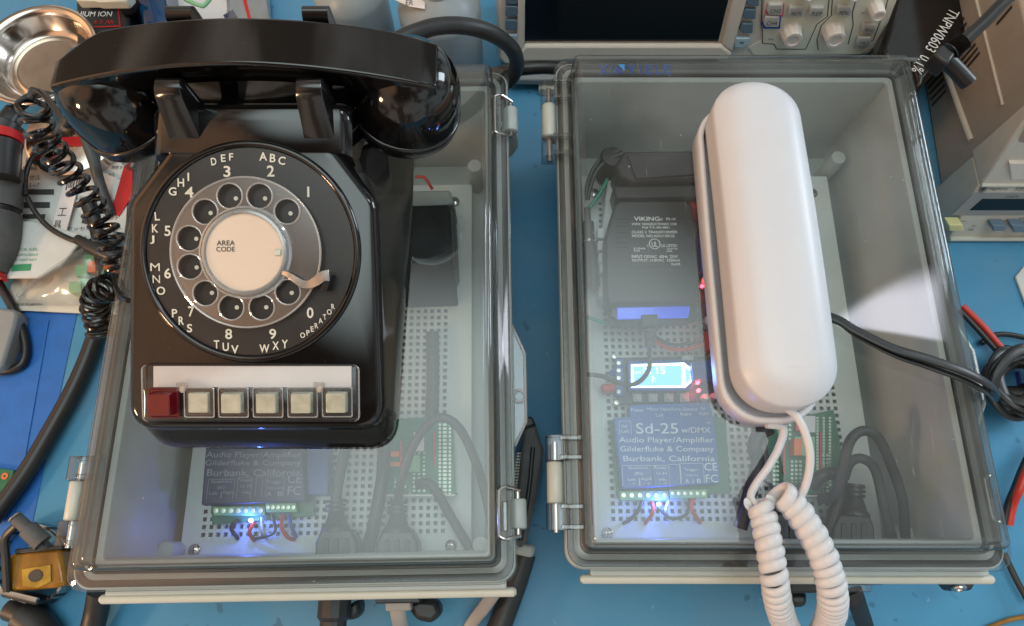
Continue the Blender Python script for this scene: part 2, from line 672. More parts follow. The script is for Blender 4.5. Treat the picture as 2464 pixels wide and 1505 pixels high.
M['screen'] = pm('screen_black', (.003, .004, .005), .12, var=.1)
M['key'] = pm('grey_key', (.52, .52, .49), .4, var=.03)
M['knob'] = pm('knob_cream', (.72, .66, .60), .4, var=.03)
M['pink'] = pm('pink_trim', (.80, .16, .28), .4, var=.04)
M['royal'] = pm('royal_trim', (.02, .08, .45), .4, var=.04)
M['psu'] = pm('instrument_tan', (.36, .31, .25), .5, var=.05, bump=.06, bscale=1500)
M['psul'] = pm('instrument_pale', (.54, .51, .44), .5, var=.04)
M['psug'] = pm('instrument_grey', (.25, .26, .26), .5, var=.04)
M['slot'] = pm('vent_dark', (.03, .028, .025), .6, var=.1)
M['ykey'] = pm('yellow_key', (.66, .62, .30), .4, var=.03)
M['kapton'] = pm('amber_tape', (.27, .12, .010), .16, var=.35, bump=.5, bscale=70, nscale=50, spec=.7)
M['grip'] = pm('grip_grey', (.10, .10, .10), .7, var=.2, bump=.3, bscale=300)
M['bottle'] = pm('frosted_bottle', (.33, .37, .39), .35, var=.03, sss=.1)
M['blackbag'] = pm('black_film', (.006, .006, .007), .14, var=.2, rvar=.08, bump=.08, bscale=25)
M['darkblue'] = pm('dark_blue_wrap', (.004, .035, .10), .12, var=.3, bump=.4, bscale=30)
M['foam'] = pm('black_foam', (.006, .006, .007), .9, var=.3, bump=.4, bscale=1500, spec=.2)
M['brownd'] = pm('dark_brown_tape', (.05, .035, .028), .4, var=.1)
M['lid'] = clear('clear_lid', (.87, .89, .885), (.05, .05, .055), .018, .028, (.62, .68, .66), f0=.075)
M['rim'] = clear('clear_moulded_edge', (.92, .92, .92), (.45, .44, .44), .05, .30, (.85, .83, .80), f0=.14, scratch=False, epow=2)
M['clr'] = clear('clear_hinge', (.92, .92, .92), (.08, .075, .075), .03, .012, f0=.07, scratch=False, epow=2)
M['wheel'] = clear('clear_finger_wheel', (.90, .87, .84), (.42, .40, .38), .035, .10, (.55, .53, .50), f0=.12, epow=3)
M['clrcov'] = clear('clear_cover', (.92, .91, .90), (.4, .38, .36), .05, .02, f0=.05, epow=3)
M['bag'] = clear('clear_bag', (.94, .94, .94), (.6, .6, .6), .10, .06, f0=.09, epow=2)
M['led'] = emis('led_blue', (.10, .28, 1.0), 30)
M['ledr'] = emis('led_red', (1.0, .03, .05), 14)
M['lcd'] = emis('lcd_backlight', (.16, .42, 1.0), 1.7)
M['lcdw'] = emis('lcd_edge', (.62, .86, 1.0), 3.2)
M['lcdt'] = emis('lcd_digits', (.75, .92, 1.0), 1.5)

# ---------------------------------------------------------------- the bench
tb = MB().box(HZ(0), -1.3, -.75, -.03, 1.4, 1.3, 0)
tag(obj('bench_mat', tb, M['mat'], bev=.002), kind='structure')

tp = MB()
H0 = HZ(.0)
q = [H0.hit(*p) for p in ((62, 735), (190, 735), (60, 1345), (-120, 1345))]
tp.prism(H0, q, .0002, .0006)
tag(obj('masking_tape', tp, M['tape'], smooth=False), 'wide blue tape strip stuck on the bench mat at the left edge', 'tape')
tp = MB()
q = [H0.hit(*p) for p in ((-60, 770), (120, 770), (20, 1345), (-150, 1345))]
tp.prism(H0, q, .0010, .0014)
tag(obj('masking_tape', tp, M['tape'], smooth=False), 'second blue tape strip overlapping the first, nearest the left edge of the mat', 'tape')


# ---------------------------------------------------------------- enclosures
BW, BH = .285, .398


def enclosure(o, yaw, label, hinge_side_left=True):
    fr = HZ(0, yaw)
    fr.o = V((o[0], o[1], 0))
    t = thing('enclosure', label, 'enclosure', fr.o, 'clear lidded enclosures')

    def R(off, r=.005, n=8):
        return rrect(-off, -off, BW + off, BH + off, max(.003, r + off * .6), n)

    def ring(off, z, r=.005):
        return [fr.pt(a, b, z) for a, b in R(off, r)]
    # tub : outer wall, rim flange, inner wall, floor
    mb = MB()
    mb.loft([ring(-.004, 0), ring(-.002, .004), ring(.001, .116), ring(.0125, .1175), ring(.0140, .119), ring(.0140, .126), ring(.0132, .1275),
             ring(-.0048, .1275), ring(-.0058, .1265), ring(-.0085, .03), ring(-.012, .008)], True, True)
    obj('tub', mb, M['grey'], t, ang=50)
    mb = MB()
    mb.loft([ring(.0036, .1275), ring(.0033, .1292), ring(-.0002, .1292), ring(-.0008, .1275)], False, False)
    gk = obj('gasket', mb, M['gasket'], t)
    mb = MB()
    mb.loft([ring(.0124, .1274), ring(.0121, .1284), ring(.0078, .1284), ring(.0075, .1274)], False, False)
    obj('gasket_lip', mb, M['gasket'], gk)
    # drip lip along the front
    x0, x1 = .000, BW + .016 - .004
    mb = MB().box(fr, x0 + .005, -.0185, .108, x1 - .005, -.001, .1165)
    obj('drip_ledge', mb, M['grey'], t, bev=.001)
    mb = MB().tube([fr.pt(a, -.0210, .109) for a in (x0 - .002, x0, x1 * .5, x1, x1 + .002)], [.0018, .0034, .0034, .0034, .0018], 12)
    obj('drip_lip', mb, M['cream'], t)
    # lid
    mb = MB()
    outer = [ring(.0146, .1300), ring(.0150, .1310), ring(.0150, .1330), ring(.0138, .1342), ring(.004, .1345), ring(.0022, .1352), ring(.0014, .137),
             ring(.0004, .154), ring(-.0004, .1572), ring(-.0018, .1592), ring(-.0042, .1600)]
    mb.loft(outer, False, True)
    obj('lid', mb, M['lid'], t, ang=60)
    lid = t.children[-1]
    mb = MB()
    mb.loft([ring(.0120, .1302), ring(.0008, .1312), ring(-.0018, .134), ring(-.0028, .152), ring(-.0042, .1555), ring(-.0075, .1566)], False, False)
    obj('lid_inner_wall', mb, M['clr'], lid, ang=60)
    # mounting plate with a square grid of holes
    mb = MB()
    px, py, z = .0315, .021, .030
    pit, hs = .00635, .0034
    nx, ny = 33, 48
    X0, X1, Y0, Y1 = .017, .262, .001, .353
    gx1, gy1 = px + nx * pit, py + ny * pit

    def quad(a0, b0, a1, b1):
        mb.add([fr.pt(a0, b0, z), fr.pt(a1, b0, z), fr.pt(a1, b1, z), fr.pt(a0, b1, z)], [(0, 1, 2, 3)])
    quad(X0, Y0, X1, py); quad(X0, gy1, X1, Y1); quad(X0, py, px, gy1); quad(gx1, py, X1, gy1)
    m_ = (pit - hs) / 2
    for j in range(ny):
        b = py + j * pit
        quad(px, b, gx1, b + m_)
        quad(px, b + m_ + hs, gx1, b + pit)
        for i in range(nx + 1):
            a = px + i * pit
            quad(a - (m_ if i else 0), b + m_, a + (m_ if i < nx else 0), b + m_ + hs)
            if i < nx:
                vs = [fr.pt(a + m_ + hs * e, b + m_ + hs * g, zz) for zz in (z, z - .0035) for e, g in ((0, 0), (1, 0), (1, 1), (0, 1))]
                mb.add(vs, [(1, 0, 4, 5), (2, 1, 5, 6), (3, 2, 6, 7), (0, 3, 7, 4)])
    vs = [fr.pt(a, b, zz) for zz in (z, z - .003) for a, b in ((X0, Y0), (X1, Y0), (X1, Y1), (X0, Y1))]
    mb.add(vs, [(1, 0, 4, 5), (2, 1, 5, 6), (3, 2, 6, 7), (0, 3, 7, 4)])
    pl = obj('mounting_plate', mb, M['perf'], t, smooth=False)
    for a, b in ((.029, .012), (.245, .012), (.245, .334), (.029, .334)):
        mb = MB().lathe(fr, a, b, [(.0052, .0301), (.0050, .0311), (.0032, .0322), (.0001, .0326)], 20, False, True)
        s_ = obj('screw', mb, M['steel'], pl)
        mb = MB().box(fr, a - .0024, b - .0004, .0318, a + .0024, b + .0004, .0327)
        mb.box(fr, a - .0004, b - .0024, .0318, a + .0004, b + .0024, .0328)
        obj('screw_cross', mb, M['slot'], pl, smooth=False)
    for a, b in ((.271, .012), (.014, .012), (.266, .362)):
        mb = MB().lathe(fr, a, b, [(.0075, .008), (.0072, .05), (.0065, .0515)], 24, False, True)
        obj('boss', mb, M['grey'], t)
    return t, fr


LB, LF = enclosure((-.2961, -.0134), .0167, 'clear lidded grey enclosure with a black rotary telephone standing on it')
RB, RF = enclosure((.0518, .0003), -.0009, 'clear lidded grey enclosure with a white handset lying on it')
LIDZ = .16


def hinge(parent, fr, b0, b1, left=True):
    """clear knuckles and a cream sleeve along the side, from b0 to b1"""
    s = -1 if left else 1
    base = 0 if left else BW
    L_ = b1 - b0
    xc = base + s * .0200
    kn = [(b0, b0 + L_ * .27), (b1 - L_ * .27, b1)]
    for u0, u1 in kn:
        mb = MB()
        f2 = Fr(fr.pt(0, u0, 0), fr.u, fr.n)   # plane across the hinge axis, normal = -v
        prof = rpoly([(s * .0270 + base, .120, .003), (s * .0135 + base, .120, .002), (s * .0100 + base, .1345, .002), (s * .0135 + base, .1375, .003), (s * .0270 + base, .1360, .004)], 4)
        mb.prism(f2, prof, 0, -(u1 - u0))
        kk = obj('hinge_knuckle', mb, M['clr'], parent, bev=.0012, ang=50)
        for uu in (u0 + .002, u1 - .002):
            mb = MB().box(fr, base + s * .0170, uu - .0017, .1330, base + s * .0005, uu + .0017, .1395)
            obj('web', mb, M['clr'], kk, bev=.0006)
    mb = MB().tube([fr.pt(xc, b0 - .0015, .1275), fr.pt(xc, b1 - .004, .1275)], .0024, 14)
    obj('hinge_pin', mb, M['steel'], parent)
    mb = MB().lathe(Fr(fr.pt(xc, b0 + L_ * .275, .1275), fr.u, fr.n), 0, 0, [(.0055, 0), (.0063, -.001), (.0063, -(L_ * .45 - .001)), (.0055, -L_ * .45)], 24)
    obj('hinge_sleeve', mb, M['cream'], parent, ang=60)
    mb = MB().box(fr, xc, b0 + L_ * .28, .1185, base + s * .012, b0 + L_ * .72, .1265)
    obj('hinge_arm', mb, M['cream'], parent, bev=.001)


def latch(parent, fr, b0, b1, rz=.128, rx=.0160):
    """wire bail and grey roller on the right side"""
    x = BW
    w = .0013
    pts = [(rx + .0015, b0 + .001), (.0085, b0 - .001), (.0035, b0), (.0026, b0 + .004), (.0026, b1 - .006), (.0035, b1 - .002), (.0085, b1), (rx + .0015, b1 - .002)]
    z = [rz + .002, .137, .139, .139, .139, .139, .137, rz + .002]
    mb = MB().tube(spl([fr.pt(x + a, b, zz) for (a, b), zz in zip(pts, z)], 5), w, 10)
    obj('wire_bail', mb, M['steel'], parent)
    mb = MB().lathe(Fr(fr.pt(x + rx, b0 + .006, rz), fr.u, fr.n), 0, 0, [(.0055, 0), (.0063, -.001), (.0063, -(b1 - b0 - .015)), (.0055, -(b1 - b0 - .014))], 24)
    obj('latch_roller', mb, M['grey'], parent, ang=60)
    mb = MB().tube([fr.pt(x + rx, b0 + .001, rz), fr.pt(x + rx, b1 - .002, rz)], .0022, 12)
    obj('latch_pin', mb, M['steel'], parent)
    mb = MB().prism(Fr(fr.pt(x, b0 + .006, 0), fr.u, fr.n), [(.004, rz - .046), (rx, rz - .041), (rx + .0062, rz - .026), (rx + .0062, rz - .004), (rx + .0015, rz - .002), (rx - .0045, rz - .009), (.004, rz - .014)], 0, -(b1 - b0 - .014))
    obj('latch_lever', mb, M['grey'], parent, bev=.001)
    mb = MB().box(fr, x + .005, b0 + .004, .1345, x + .0085, b1 - .010, .1385)
    obj('latch_keeper', mb, M['clr'], parent, bev=.0008)


def lock_tab(parent, fr, b0, b1):
    x = BW
    pts = rpoly([(x + .012, b0, .004), (x + .024, b0 + .018, .006), (x + .024, b1 - .022, .008), (x + .013, b1, .004)], 6)
    mb = MB().prism(fr, pts, .1215, .1245)
    tb_ = obj('padlock_tab', mb, M['clr'], parent, bev=.001)
    mb = MB().torus(fr, x + .0185, b0 + .040, .0045, .0012, .1248, 32, 8)
    obj('padlock_hole', mb, M['rim'], tb_)
    mb = MB().tube([fr.pt(x + .0145, b0 + .002, .124), fr.pt(x + .0235, b0 + .020, .1245), fr.pt(x + .0235, b1 - .026, .1245), fr.pt(x + .0135, b1 - .002, .124)], .0012, 8)
    obj('tab_rib', mb, M['rim'], tb_)


def yb(fr, px, py, z):
    """distance along the enclosure's side of a photo point"""
    d = P(px, py, z) - fr.o
    return d.dot(fr.v)


latch(LB, LF, yb(LF, 1235, 330, .13), yb(LF, 1235, 240, .13))
latch(LB, LF, yb(LF, 1245, 1292, .13), yb(LF, 1245, 1172, .13))
lock_tab(LB, LF, yb(LF, 1245, 1080, .122), yb(LF, 1245, 775, .122))
latch(RB, RF, yb(RF, 2195, 335, .13), yb(RF, 2195, 240, .13), .106, .0125)
latch(RB, RF, yb(RF, 2400, 1252, .13), yb(RF, 2400, 1145, .13), .106, .0125)
lock_tab(RB, RF, yb(RF, 2390, 1035, .122), yb(RF, 2350, 770, .122))
hinge(RB, RF, yb(RF, 1345, 385, .128), yb(RF, 1345, 205, .128))
hinge(RB, RF, yb(RF, 1345, 1275, .128), yb(RF, 1345, 1050, .128))
hinge(LB, LF, yb(LF, 190, 1312, .128), yb(LF, 200, 1100, .128))
hinge(LB, LF, yb(LF, 330, 400, .128), yb(LF, 330, 235, .128))

# lettering on the right lid
FL = HZ(.1601)
KL = lambda x, y: k(0, 2, x, y)


def bx(r, c, x0, y0, x1, y1):
    a = k(r, c, x0, y0); b = k(r, c, x1, y1)
    return (a[0], a[1], b[0], b[1])


FT = HZ(.1564)
li = [c_ for c_ in RB.children if c_.name.startswith('lid')][0]
text('lid_lettering', FT, [(s_, *bx(0, 2, a, 573, b, 660)) for s_, a, b in (('X', 972, 1062), ('I', 1085, 1100), ('Y', 1220, 1315), ('I', 1345, 1360), ('E', 1390, 1455), ('L', 1480, 1530), ('E', 1550, 1618))], M['inkbl'], li, bold=.03)
mb = MB()
for tri in (((1128, 660), (1128, 590), (1150, 600), (1206, 655), (1206, 660), (1190, 660), (1150, 625), (1150, 660)),):
    mb.prism(FT, [FT.hit(*KL(*p_)) for p_ in tri], .0003, .0004)
obj('lid_lettering_stroke', mb, M['inkbl'], li, smooth=False)
mb = MB().prism(FT, [FT.hit(*KL(*p_)) for p_ in ((1148, 573), (1206, 573), (1206, 632))], .0003, .0004)
obj('lid_lettering_accent', mb, M['inksky'], li, smooth=False)

# ---------------------------------------------------------------- rotary telephone
XC = -.165
SL = radians(21)
ph = thing('rotary_telephone', 'black rotary dial desk telephone with a row of square line keys', 'telephone', (XC, .16, LIDZ))
FF = Fr((XC, .0715, .203), (1, 0, 0), (0, cos(SL), sin(SL)))


def fx(px, py, c=0):
    return FF.hit(px, py, c)


face = [(-.083, .001, .018), (.083, .001, .018), (.079, .148, .006), (.053, .182, .004), (-.053, .182, .004), (-.079, .148, .006)]


def face_ring(inset, c, n=7):
    cn = []
    cx, cy = 0, .09
    for a, b, r in face:
        sa = 1 if a > 0 else -1
        ay = b
        cn.append((a - sa * inset, b + (inset if b < .05 else -inset), max(.001, r - inset * .3)))
    return [FF.pt(a, b, c) for a, b in rpoly(cn, n)]


def base_ring(off, z, n=7):
    fr = Fr((XC, 0, z))
    cn = [(-.084 - off, .0665 - off, .02), (.084 + off, .0665 - off, .02), (.0885 + off, .250, .01), (.087 + off, .325 + off, .02), (-.087 - off, .325 + off, .02), (-.0885 - off, .250, .01)]
    return [fr.pt(a, b) for a, b in rpoly(cn, n)]


def mixr(r0, r1, t, bulge=0):
    return [a.lerp(b, t) + V((0, 0, bulge)) for a, b in zip(r0, r1)]


b0, b1 = base_ring(-.003, LIDZ + .004), base_ring(0, LIDZ + .006)
f0_ = face_ring(-.0005, -.0095)
rings = [base_ring(-.012, LIDZ + .004), b0, b1, base_ring(.0, LIDZ + .010), mixr(base_ring(0, LIDZ + .012), f0_, .5), mixr(b1, f0_, .85), f0_, face_ring(0, -.006), face_ring(.0008, -.0030), face_ring(.0022, -.0010), face_ring(.0045, 0)]
mb = MB().loft(rings, True, True)
body = obj('body', mb, M['bake'], ph, ang=38)
for sx_ in (-1, 1):
    for yy in (.085, .30):
        mb = MB().cyl(HZ(LIDZ), XC + sx_ * .070, yy, .008, .0003, .006, 20)
        obj('rubber_foot', mb, M['rubber'], ph)
# cradle block
YZ = Fr((XC, 0, 0), (0, 1, 0), (0, 0, 1))   # normal +X
mb = MB()
prof = [(.236, .245), (.238, .2665), (.2405, .2685), (.256, .2745), (.262, .2770), (.2665, .2765), (.270, .2730), (.276, .262), (.300, .258), (.312, .262), (.322, .268), (.333, .262), (.334, .17), (.25, .17)]
rings = []
for x_, s_ in ((-.063, .0), (-.060, .6), (-.056, 1), (.056, 1), (.060, .6), (.063, 0)):
    rings.append([YZ.pt(a, b - (1 - s_) * (.006 if b > .2 else 0), x_) for a, b in prof])
mb.loft(rings, True, True)
obj('cradle', mb, M['bake'], ph, ang=35)
for sx_ in (-1, 1):
    mb = MB()
    pf = rpoly([(.2425, .262, .002), (.2455, .270, .003), (.2595, .2975, .004), (.2650, .3005, .003), (.2710, .2985, .003), (.2712, .262, .001)], 5)
    xc = sx_ * .0425
    rings = []
    for dx, sh in ((-.0078, .0), (-.0072, 1), (.0072, 1), (.0078, .0)):
        ring_ = []
        for a, b in pf:
            tt = (b - .262) / .04
            flare = (1 - tt) * .0035 * (1 if dx > 0 else -.3)
            ring_.append(YZ.pt(a, b - (0 if sh else .0007), xc + dx + flare))
        rings.append(ring_)
    mb.loft(rings, True, True)
    obj('cradle_prong', mb, M['bake2'], ph, bev=.0008, ang=50)
    mb = MB()
    pf = rpoly([(.3125, .262, .001), (.3125, .2985, .003), (.3180, .3035, .003), (.3235, .300, .004), (.327, .266, .002)], 5)
    mb.loft([[YZ.pt(a, b, xc + dx) for a, b in pf] for dx in (-.008, .008)], True, True)
    obj('cradle_prong', mb, M['bake2'], ph, bev=.0012, ang=50)
# bezel, number plate
ca, cb = fx(602, 606, .001)
r_ = (fx(867, 606, .001)[0] - fx(337, 606, .001)[0]) / 2
mb = MB().lathe(FF, ca, cb, [(r_ + .0005, -.001), (r_ + .0004, .0012), (r_ - .0006, .0024), (r_ - .0022, .0027), (r_ - .0036, .0021), (r_ - .0042, .0008), (r_ - .0044, .0002)], 96, False, False)
obj('dial_bezel', mb, M['bake'], ph, ang=80)
mb = MB().lathe(FF, ca, cb, [(r_ - .0035, .0002), (r_ - .004, .0007), (r_ * .6, .0012), (.0001, .0012)], 96, False, True)
dp = obj('number_plate', mb, M['plate'], ph)
FD = FF.up(.0012)


def ch(s, x, y, h=15, w=None, rot=0):
    w = w or h * (.25 if s in 'I1' else .9 if s in 'MW' else .72)
    return (s, x - w / 2, y - h / 2, x + w / 2, y + h / 2, rot)


L_ = [ch(*a) for a in (('D', 514, 388, 18, 13, 6), ('E', 537, 380, 18, 11, 3), ('F', 556, 377, 18, 10, 0), ('3', 546, 412, 27, 17, 0),
      ('A', 633, 376, 20, 19, 0), ('B', 656, 380, 20, 14, -4), ('C', 678, 386, 20, 17, -8), ('2', 651, 411, 27, 18, 0), ('1', 741.5, 461, 25, 5, 0),
      ('I', 453, 425, 20, 4, 0), ('H', 435, 439, 20, 16, 0), ('G', 415, 460, 20, 19, 0), ('4', 455, 462, 26, 21, 0),
      ('L', 378, 520, 20, 12, 3), ('K', 373, 549, 20, 15, 0), ('J', 366, 576, 20, 11, 0), ('5', 403, 555, 25, 15, 0),
      ('M', 373, 642, 19, 23, 0), ('N', 376, 671, 19, 18, 0), ('O', 387, 699, 20, 21, 0), ('6', 403, 657, 25, 16, 0),
      ('P', 420, 753, 20, 13, 0), ('R', 436, 771, 20, 13, 0), ('S', 456, 789, 20, 13, 0), ('7', 460, 749, 25, 15, 0),
      ('T', 521, 828, 20, 13, 0), ('U', 543, 834, 20, 15, 0), ('V', 565, 840, 20, 18, 0), ('8', 550, 803, 25, 17, 0),
      ('W', 636, 838, 20, 24, 0), ('X', 663, 831, 20, 16, 0), ('Y', 685, 827, 20, 15, 0), ('9', 656, 803, 25, 17, 0), ('0', 746, 752, 26, 16, 0))]
L_ += [ch(s, x, y, 13, w, 6) for s, x, y, w in (('O', 728, 806, 12), ('P', 741, 800, 8), ('E', 751, 791, 7.5), ('R', 761, 783, 8), ('A', 771, 771, 10), ('T', 781, 762, 8), ('O', 792, 750, 12), ('R', 801, 737, 8))]
text('dial_lettering', FD, L_, M['ink'], dp, .0002, bold=.018)
for x, y in ((567.6, 477), (637.7, 477), (699, 513), (507, 512), (472.6, 574), (473.4, 643), (510, 704), (570, 739), (640.7, 738.6), (702, 704)):
    a, b = FD.hit(x, y)
    mb = MB().cyl(FD, a, b, .00135, 0, .0003, 16)
    obj('white_dot', mb, M['ink'], dp, smooth=False)
# finger wheel: clear disc with ten holes
FW = FF.up(.0075)
wa, wb = FW.hit(590, 607)
wR = (FW.hit(775, 607)[0] - FW.hit(412, 607)[0]) / 2
hcs = [FW.hit(x, y) for x, y in ((552, 471), (624, 471), (690, 508), (493, 509), (455, 573), (457, 641), (494, 705), (556, 739), (629, 739), (692, 702))]
hr = (FW.hit(654, 471)[0] - FW.hit(594, 471)[0]) / 2
bm = bmesh.new()
ed = []


def addc(cx, cy, r, n):
    vs = [bm.verts.new((cx + r * cos(2 * pi * i / n), cy + r * sin(2 * pi * i / n), 0)) for i in range(n)]
    for i in range(n): ed.append(bm.edges.new((vs[i], vs[(i + 1) % n])))


addc(wa, wb, wR, 96)
addc(wa, wb, .0265, 64)
for a, b in hcs: addc(a, b, hr, 36)
bmesh.ops.triangle_fill(bm, use_beauty=True, use_dissolve=False, edges=ed)
# drop faces that filled a hole
kill = [f for f in bm.faces if any((f.calc_center_median().xy - V((a, b))).length < hr * .93 and all((v.co.xy - V((a, b))).length < hr * 1.02 for v in f.verts) for a, b in hcs) or all((v.co.xy - V((wa, wb))).length < .0267 for v in f.verts)]
bmesh.ops.delete(bm, geom=kill, context='FACES_ONLY')
ext = bmesh.ops.extrude_face_region(bm, geom=list(bm.faces))
for v in [g for g in ext['geom'] if isinstance(g, bmesh.types.BMVert)]: v.co.z -= .0026
mb = MB()
bm.verts.index_update()
bm.verts.ensure_lookup_table()
mb.add([FW.pt(*v.co) for v in bm.verts], [tuple(v.index for v in f.verts) for f in bm.faces])
bm.free()
fw = obj('finger_wheel', mb, M['wheel'], ph, ang=30, bev=.0005)
for a, b in hcs:
    mb = MB().torus(FW, a, b, hr + .0002, .00055, -.0002, 40, 8)
    obj('finger_hole_rim', mb, M['rim'], fw)
mb = MB().torus(FW, wa, wb, wR - .0003, .0007, -.0004, 96, 8)
obj('wheel_edge', mb, M['rim'], fw)
# centre card
ka, kb = FF.hit(588, 607, .009)
kr = (FF.hit(681, 607, .009)[0] - FF.hit(495, 607, .009)[0]) / 2
mb = MB().lathe(FF, ka, kb, [(kr, .0045), (kr, .0088), (kr - .0004, .0091), (.0001, .0091)], 72, True, True)
nc = obj('number_card', mb, M['card'], ph)
mb = MB().lathe(FF, ka, kb, [(kr + .0036, .0050), (kr + .0035, .0085), (kr + .0022, .0103), (kr + .0006, .0108), (kr - .0004, .0100)], 72, False, False)
mb.lathe(FF, ka, kb, [(kr + .0052, .0050), (kr + .0050, .0078), (kr + .0036, .0086)], 72, False, False)
obj('card_retainer', mb, M['rim'], ph)
FK = FF.up(.0092)
text('card_lettering', FK, [('AREA', 521, 578, 565, 590), ('CODE', 520, 593, 565, 605)], M['inkd'], nc, .0001, .012)
a, b = FK.hit(668, 607)
mb = MB().box(FK, a - .0018, b - .0019, 0, a + .0022, b + .0019, .0011)
obj('card_catch', mb, M['pads'], nc, bev=.0004)
# finger stop
FS = FF
path = [FF.hit(x, y, c) + (c,) for x, y, c in ((678, 655, .0105), (694, 661, .012), (708, 671, .0125), (724, 681, .0125), (742, 684, .0125), (760, 676, .0128), (776, 664, .0130), (792, 662, .0130))]
cen = spl([FF.pt(*q_) for q_ in path], 5)
mb = MB()
n_ = len(cen)
rings = []
for i, c_ in enumerate(cen):
    tg = (cen[min(i + 1, n_ - 1)] - cen[max(i - 1, 0)]).normalized()
    sd = FF.n.cross(tg).normalized()
    hw = .0014 + .0022 * (i / n_)
    rings.append([c_ + sd * hw - FF.n * .0006, c_ - sd * hw - FF.n * .0006, c_ - sd * hw + FF.n * .0004, c_ + sd * hw + FF.n * .0004])
mb.loft(rings, True, True)
obj('finger_stop', mb, M['steel'], ph, bev=.0003)
a, b = FF.hit(790, 677, .006)
mb = MB().prism(FF, [(a - .0035, b - .0050), (a + .0005, b - .0060), (a + .0035, b + .0045), (a + .0005, b + .0045)], .0005, .0125)
obj('finger_stop_post', mb, M['bake2'], ph, bev=.0006)
# line key panel
q = [fx(*p, .001) for p in ((347, 1012), (865, 1012), (865, 877), (347, 877))]
FP = FF
pr = rrect(q[0][0], q[0][1], q[1][0], q[2][1], .0035, 5)
pr_in = rrect(q[0][0] + .001, q[0][1] + .001, q[1][0] - .001, q[2][1] - .001, .003, 5)
mb = MB()
mb.loft([[FP.pt(a, b, .0005) for a, b in pr], [FP.pt(a, b, .0022) for a, b in pr], [FP.pt(a, b, .0030) for a, b in pr_in]], False, True)
kc = obj('key_panel_cover', mb, M['clrcov'], ph, ang=60)
mb = MB().loft([[FP.pt(a + .0006 * cos(t_), b + .0006 * sin(t_) * 0, .0024 + .0006 * sin(t_)) for a, b in pr] for t_ in [i * pi / 3 for i in range(7)]], False, False)
obj('cover_edge', mb, M['rim'], kc)
q2 = [fx(*p, .0012) for p in ((369, 931), (845, 931), (845, 880), (369, 880))]
mb = MB().prism(FP, q2, .0006, .0012)
obj('paper_strip', mb, M['paper'], ph, smooth=False)
for i, (cx_, cy_) in enumerate(((397, 968), (481, 967), (563, 967), (646, 967), (729, 967), (812, 966))):
    a, b = fx(cx_, cy_, .0032)
    mm = M['redt'] if i == 0 else M['keyc']
    hh = .0094
    mb = MB().prism(FP, rrect(a - hh, b - hh, a + hh, b + hh, .0012, 3), .0031, .0044, rrect(a - hh + .0008, b - hh + .0008, a + hh - .0008, b + hh - .0008, .001, 3))
    kf = obj('key_frame', mb, M['clrcov'] if i else M['redt'], ph, bev=.0003)
    fo = rrect(a - hh, b - hh, a + hh, b + hh, .0012, 3)
    mb = MB().loft([[FP.pt(p_[0] + .0004 * cos(t_) * (1 if p_[0] > a else -1), p_[1] + .0004 * cos(t_) * (1 if p_[1] > b else -1), .0044 + .0004 * sin(t_)) for p_ in fo] for t_ in [q_ * pi / 3 for q_ in range(7)]], False, False)
    obj('frame_edge', mb, M['rim'] if i else M['redt'], kf)
    hk = .0076 if i == 0 else .0068
    top = .0120 if i == 0 else (.0065 if i == 1 else .0088)
    mb = MB().prism(FP, rrect(a - hk, b - hk, a + hk, b + hk, .0008, 3), .0030, top, rrect(a - hk + .0007, b - hk + .0007, a + hk - .0007, b + hk - .0007, .0008, 3))
    tag(obj('line_key', mb, mm, ph, bev=.0005), 'red key' if i == 0 else None)
for x, y in ((438, 937), (768, 936)):
    a, b = fx(x, y, .004)
    mb = MB().lathe(FP, a, b, [(.0022, .002), (.0021, .0040), (.0012, .0048)], 16, False, True)
    obj('panel_stud', mb, M['card'], ph)
    mb = MB().box(FP, a - .0035, b - .001, .0031, a + .0035, b + .0045, .0050)
    obj('panel_clip', mb, M['clrcov'], ph, bev=.0005)

# handset
hs_ = thing('telephone_handset', 'glossy black telephone handset resting across the cradle of the rotary telephone', 'handset', (-.165, .29, .28))
mb = MB()
rings = []
S_ = [i / 24 * 2 - 1 for i in range(25)]
for s in S_:
    x = -.168 + s * .1195
    zt = .3065 - .021 * abs(s) ** 1.9
    wf = .0 + .0015 * abs(s)
    bulk = max(0, (abs(s) - .52) / .48)
    dp_ = .0285 + .020 * math.sin(min(1, bulk * 1.25) * pi / 2) - .02 * max(0, bulk - .8) * 2
    yb0, yb1 = .2745 - wf, .3085 + wf * .5
    low0, low1 = .2815 - .012 * min(1, bulk * 1.5), .3030 + .006 * min(1, bulk * 1.5)
    cut = .016 * max(0, (-s - .78) / .22) + .003 * max(0, (s - .8) / .2)
    yb1 -= cut
    low1 = min(low1, yb1)
    rings.append([V((x, yb0 + .0012, zt)), V((x, yb1 - .0012, zt)), V((x, yb1, zt - .0012)), V((x, (yb1 + low1) / 2 + .001, zt - dp_ * .5)), V((x, low1, zt - dp_ * .92)), V((x, low1 - .003, zt - dp_)),
                  V((x, low0 + .003, zt - dp_)), V((x, low0, zt - dp_ * .92)), V((x, (yb0 + low0) / 2 - .001, zt - dp_ * .5)), V((x, yb0, zt - .0016))])


def shrink(r, f, dx):
    c = sum(r, V()) / len(r)
    c.z = max(p_.z for p_ in r) - .012
    return [c + (p_ - c) * f + V((dx, 0, 0)) for p_ in r]


